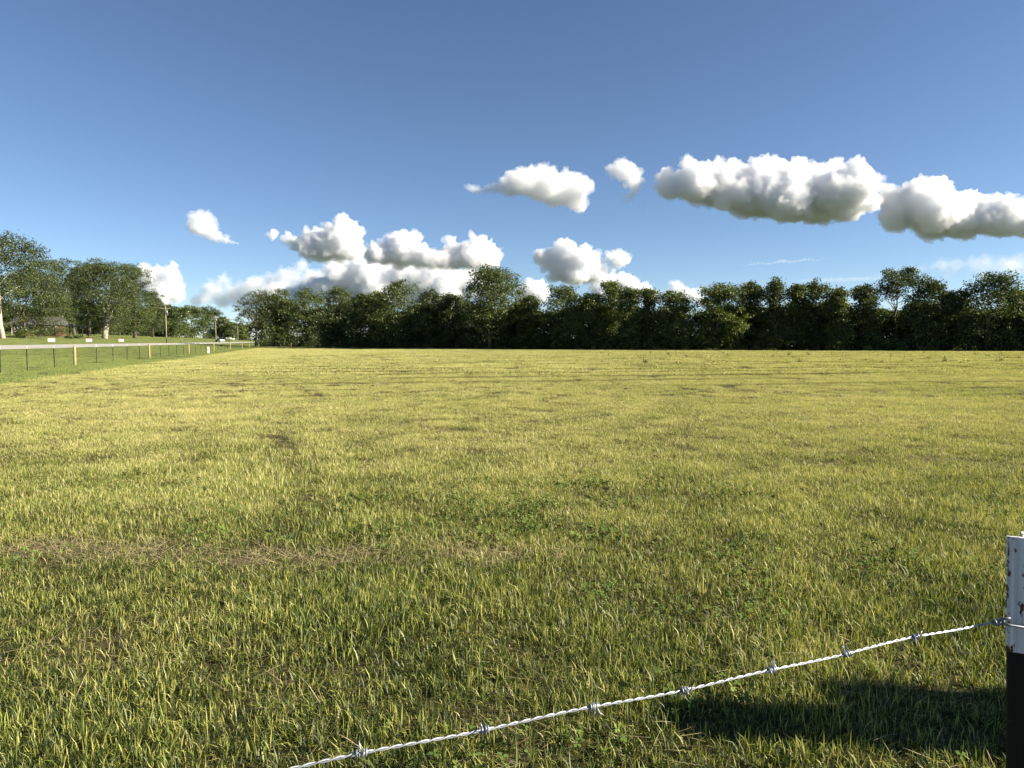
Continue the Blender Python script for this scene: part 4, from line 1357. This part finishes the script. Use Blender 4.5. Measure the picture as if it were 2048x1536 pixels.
def make_cloud(label, circles, dist, mat, seed, vox=2.7, flat=None, fray=1.0, small=1.0, sub=(12, 6), depth=1.0, name='cloud', fringe=1.0):
    """circles: (px, py, r) in photo pixels at distance dist; each is a ball of cloud, grown over with smaller ones."""
    rs = np.random.RandomState(seed)
    k = dist / FPX                                       # metres per pixel
    C0 = at(np.mean([c[0] for c in circles]), np.mean([c[1] for c in circles]), dist)
    more = []
    for i in range(len(circles)):                        # bridge neighbouring balls so that the body is continuous
        for j in range(i + 1, len(circles)):
            a, b = circles[i], circles[j]
            g = math.hypot(a[0] - b[0], a[1] - b[1])
            if 0.55 * (a[2] + b[2]) < g < 2.3 * (a[2] + b[2]):
                more.append(((a[0] + b[0]) / 2, (a[1] + b[1]) / 2, min(a[2], b[2]) * 0.88))
    balls = []
    for (px, py, r) in list(circles) + more:
        p = at(px, py, dist) - C0
        R = r * k * 1.08
        p.y += rs.uniform(-0.9, 0.9) * R * depth
        balls.append((np.array(p), R))
    lev = balls
    for li, ns in enumerate(sub):
        new = []
        for (p, R) in lev:
            for _ in range(ns):
                d = rs.normal(size=3); d /= np.linalg.norm(d)
                if d[2] < -0.25: d[2] *= -1
                rr = R * rs.uniform(0.28, 0.55)
                new.append((p + d * (R * rs.uniform(0.78, 1.0) - 0.35 * rr), rr))
        balls = balls + new
        lev = new
    V0, F0 = ICO
    P = np.array([b[0] for b in balls]); Rr = np.array([b[1] for b in balls])
    V = (V0[None] * Rr[:, None, None] * np.array([1, 1, 0.92])[None, None] + P[:, None]).reshape(-1, 3)
    F = (F0[None] + (np.arange(len(balls)) * len(V0))[:, None, None]).reshape(-1, 3)
    if flat is not None:                                 # flattened base
        zb = at(0, flat, dist).z - C0.z
        low = V[:, 2] < zb
        V[low, 2] = zb + (V[low, 2] - zb) * 0.25
    me = np_mesh('cloud_raw', V, F)
    tmp = bpy.data.objects.new('cloud_raw', me)
    COL.objects.link(tmp)
    md = tmp.modifiers.new('r', 'REMESH')
    md.mode = 'VOXEL'; md.voxel_size = vox * k; md.use_smooth_shade = True
    dg = bpy.context.evaluated_depsgraph_get()
    ev = tmp.evaluated_get(dg).to_mesh()
    nV = len(ev.vertices)
    co = np.empty(nV * 3, np.float32); ev.vertices.foreach_get('co', co); co = co.reshape(-1, 3).astype(float)
    nn = np.empty(nV * 3, np.float32); ev.vertices.foreach_get('normal', nn); nn = nn.reshape(-1, 3)
    nF = len(ev.polygons)
    fi = np.empty(nF * 4, np.int32); ev.loops.foreach_get('vertex_index', fi); fi = fi.reshape(-1, 4)
    tmp.evaluated_get(dg).to_mesh_clear()
    bpy.data.objects.remove(tmp); bpy.data.meshes.remove(me)
    q = co / k                                           # pixels
    up = np.clip(0.62 + 0.6 * nn[:, 2], 0.3, 1.0)         # crisp billows above, smoother base
    disp = 0
    for sc_, am, sd_ in ((34, 9.0, 1), (15, 6.5, 2), (7, 3.5, 3)):
        disp = disp + (np.abs(2 * vnoise(q / sc_ + seed * 3.1, seed + sd_) - 1) - 0.42) * am * (small if sc_ > 10 else 1)
    disp = disp * up
    co = co + nn * (disp * k * fray)[:, None]
    body = co - nn * (2.6 * k * fringe) if fringe else co
    m2 = np_mesh(name, body, fi, mat, smooth=True)
    o = link(name, m2, None, C0)
    tag(o, label, 'cloud', 'clouds in the sky')
    if fringe:                                           # ragged thinner vapour round the body, in two layers
        f1 = (fbm(q / 13.0, 3, seed + 40) - 0.5) * 26 + (fbm(q / 4.5, 2, seed + 50) - 0.5) * 13
        f2 = (fbm(q / 22.0, 3, seed + 60) - 0.46) * 40 + (fbm(q / 6.0, 3, seed + 70) - 0.5) * 22
        side = np.clip(1.15 - np.abs(nn[:, 2] - 0.2), 0.45, 1)
        t1 = np.clip(f1 + 0.6, -1.8, 12) * fringe
        t2 = np.maximum(np.clip(f2, -2.2, 20) * side * fringe, t1 * 0.3 - 1.2)
        for t, mt in ((t1, VAP[mat.name]), (t2, WISP[mat.name])):
            link('vapour', np_mesh('vapour', co + nn * (t * k)[:, None], fi, mt, smooth=True), o)
    return o

CL_A = cloud_mat('cloud_dense', 1 / 95.0)
CL_B = cloud_mat('cloud_soft', 1 / 260.0)
CL_C = cloud_mat('cloud_far', 1 / 140.0)
CL_F = cloud_mat('cloud_low', 1 / 260.0, (0.92, 0.935, 0.95))
CL_H = cloud_mat('cloud_hazy', 1 / 700.0, (0.92, 0.935, 0.95))
CL_D = cloud_mat('cloud_veil', 1 / 1500.0, (0.92, 0.935, 0.95))
VAP = {m.name: cloud_mat(m.name + '_vapour', d) for m, d in ((CL_A, 1 / 85.0), (CL_B, 1 / 180.0), (CL_C, 1 / 150.0), (CL_F, 1 / 300.0), (CL_H, 1 / 1500.0), (CL_D, 1 / 4000.0))}
WISP = {m.name: cloud_mat(m.name + '_wisp', d) for m, d in ((CL_A, 1 / 260.0), (CL_B, 1 / 330.0), (CL_C, 1 / 420.0), (CL_F, 1 / 700.0), (CL_H, 1 / 2500.0), (CL_D, 1 / 6000.0))}

make_cloud('largest cloud, broad and flat based with a domed bright top', [(1335,378,26),(1380,375,36),(1430,372,44),(1440,347,19),(1400,347,14),(1480,385,40),(1516,345,15),(1530,385,52),(1570,350,30),(1600,385,56),(1655,365,42),(1690,382,40),(1708,400,40),(1650,405,42),(1560,405,44),(1500,405,32),(1440,405,22),(1735,410,18)], 7500, CL_A, 11, flat=440)
make_cloud('long white cloud sloping down behind the tall umbrella shaped tree', [(1772,385,14),(1800,400,30),(1830,395,28),(1870,398,31),(1850,430,40),(1900,420,42),(1945,430,38),(1990,435,32),(2030,435,29),(2070,445,32),(2110,455,28),(1930,450,32),(1880,450,28),(1800,435,26),(2000,455,22)], 7800, CL_A, 12, flat=476)
make_cloud('pale fish shaped cloud with a thin tail of vapour', [(1020,372,20),(1050,368,29),(1085,366,30),(1120,370,31),(1150,373,27),(1110,390,27),(1150,398,22),(1165,410,12),(1170,372,17),(995,378,9),(975,381,7),(956,380,7),(941,378,8)], 7600, CL_B, 13, fray=1.25)
make_cloud('small hooked cloud between the fish shaped cloud and the largest one', [(1225,340,11),(1245,335,14),(1262,342,13),(1270,360,12),(1272,376,10),(1263,390,9),(1242,352,12)], 7400, CL_B, 14, small=0.4, vox=2.4, fray=1.2)
make_cloud('tiny wisp of cloud under the hooked cloud', [(1289,416,6),(1284,414,5)], 7400, CL_H, 15, small=0.4, vox=2.0, sub=(5, 3))
make_cloud('small grey cloud shaped like a comma, alone in the blue', [(400,440,13),(415,438,10),(390,455,12),(410,460,14),(435,473,11),(455,480,8),(475,486,5)], 9000, CL_B, 16, small=0.4, vox=2.4, fray=1.2)
make_cloud('lumpy cloud hanging over the gap beside the tall pale limbed tree', [(1080,515,15),(1105,508,17),(1135,513,21),(1165,520,21),(1190,525,15),(1130,535,24),(1165,543,24),(1195,548,20),(1150,558,20),(1110,553,13)], 14000, CL_C, 17, flat=566)
make_cloud('round cloud puff beside the lumpy cloud', [(1240,516,15),(1224,512,8)], 14000, CL_C, 18, small=0.4, vox=2.4)
make_cloud('towering white cloud with the highest cauliflower top', [(686,445,15),(700,460,19),(715,468,14),(690,475,21),(680,490,20),(548,472,8),(578,481,11),(610,480,17),(640,482,23),(665,490,22),(620,500,19),(650,508,19),(592,495,11),(700,505,20),(720,500,14)], 12000, CL_C, 19, flat=525)
make_cloud('grey based cloud bank with twin domes behind the towering cloud', [(785,478,14),(805,473,12),(825,476,14),(812,490,16),(905,490,11),(930,500,19),(955,493,20),(978,503,19),(984,522,15),(950,522,20),(915,518,17),(745,510,18),(770,510,20),(800,512,24),(835,512,22),(865,520,20),(890,522,18)], 13500, CL_C, 20, flat=538)
make_cloud('low bright cloud bank resting on the tree tops under the towering cloud', [(690,550,28),(730,545,33),(770,560,34),(660,575,22),(810,560,31),(850,555,28),(890,558,26),(930,563,25),(970,572,22),(700,585,32),(760,590,32),(830,590,32),(895,595,28),(640,590,18),(600,588,22)], 19000, CL_F, 21)
make_cloud('low hazy cloud bank stretching towards the utility poles', [(575,550,15),(592,557,15),(560,562,14),(540,572,17),(510,577,17),(480,582,17),(450,563,9),(442,552,8),(430,577,15),(408,574,12),(560,590,20),(500,600,20),(440,600,18),(390,600,14),(640,565,24),(690,560,26),(740,575,28),(800,575,28),(860,575,26),(920,575,24),(980,585,22),(600,530,12),(740,540,20)], 22500, CL_H, 22)
make_cloud('twin white cloud towers rising beside the yard trees', [(290,545,15),(305,560,17),(320,580,19),(347,546,13),(356,558,11),(342,580,19),(322,600,19),(360,592,12),(285,570,18)], 20000, CL_F, 23)
make_cloud('low white cloud peeping over the trees under the lumpy cloud', [(1220,560,16),(1240,570,18),(1265,575,18),(1290,590,18),(1200,582,20),(1315,597,12)], 21000, CL_F, 24)
make_cloud('bright cloud knob just above the tree line by the dense round tree', [(1353,573,8),(1362,583,10),(1380,592,11),(1335,592,9),(1400,600,11)], 21000, CL_F, 25, small=0.4, vox=2.4)
make_cloud('bright cloud lump showing behind the tall pale limbed tree', [(1062,577,16),(1077,574,15),(1044,590,14),(1085,590,14)], 21000, CL_F, 26, small=0.4, vox=2.4)
make_cloud('thin white streak of cloud above the feathery tree', [(1480 + 6 * q, 530 - 0.42 * q + 1.5 * math.sin(q * 0.8), 2.0 + 1.1 * math.sin(q * 0.11)) for q in range(30)], 16000, CL_H, 27, small=0.4, vox=1.6, sub=(4, 2), fray=0.3, fringe=0.2)
make_cloud('broad veil of thin cloud behind the umbrella shaped tree', [(1760,552,7),(1800,546,9),(1840,538,10),(1880,530,13),(1920,528,15),(1960,528,17),(2000,530,18),(2045,530,20),(2090,532,20),(1900,550,10),(1960,552,12),(2020,555,12)], 17000, CL_D, 28, sub=(6, 3), fray=0.8)
make_cloud('flat veil of thin cloud low above the tree line', [(1590 + 7 * q, 562 - 0.2 * q, 2.5 + 3 * math.sin(q * 0.12)) for q in range(26)], 18000, CL_D, 29, small=0.4, vox=1.8, sub=(5, 2), fray=0.4, fringe=0.2)
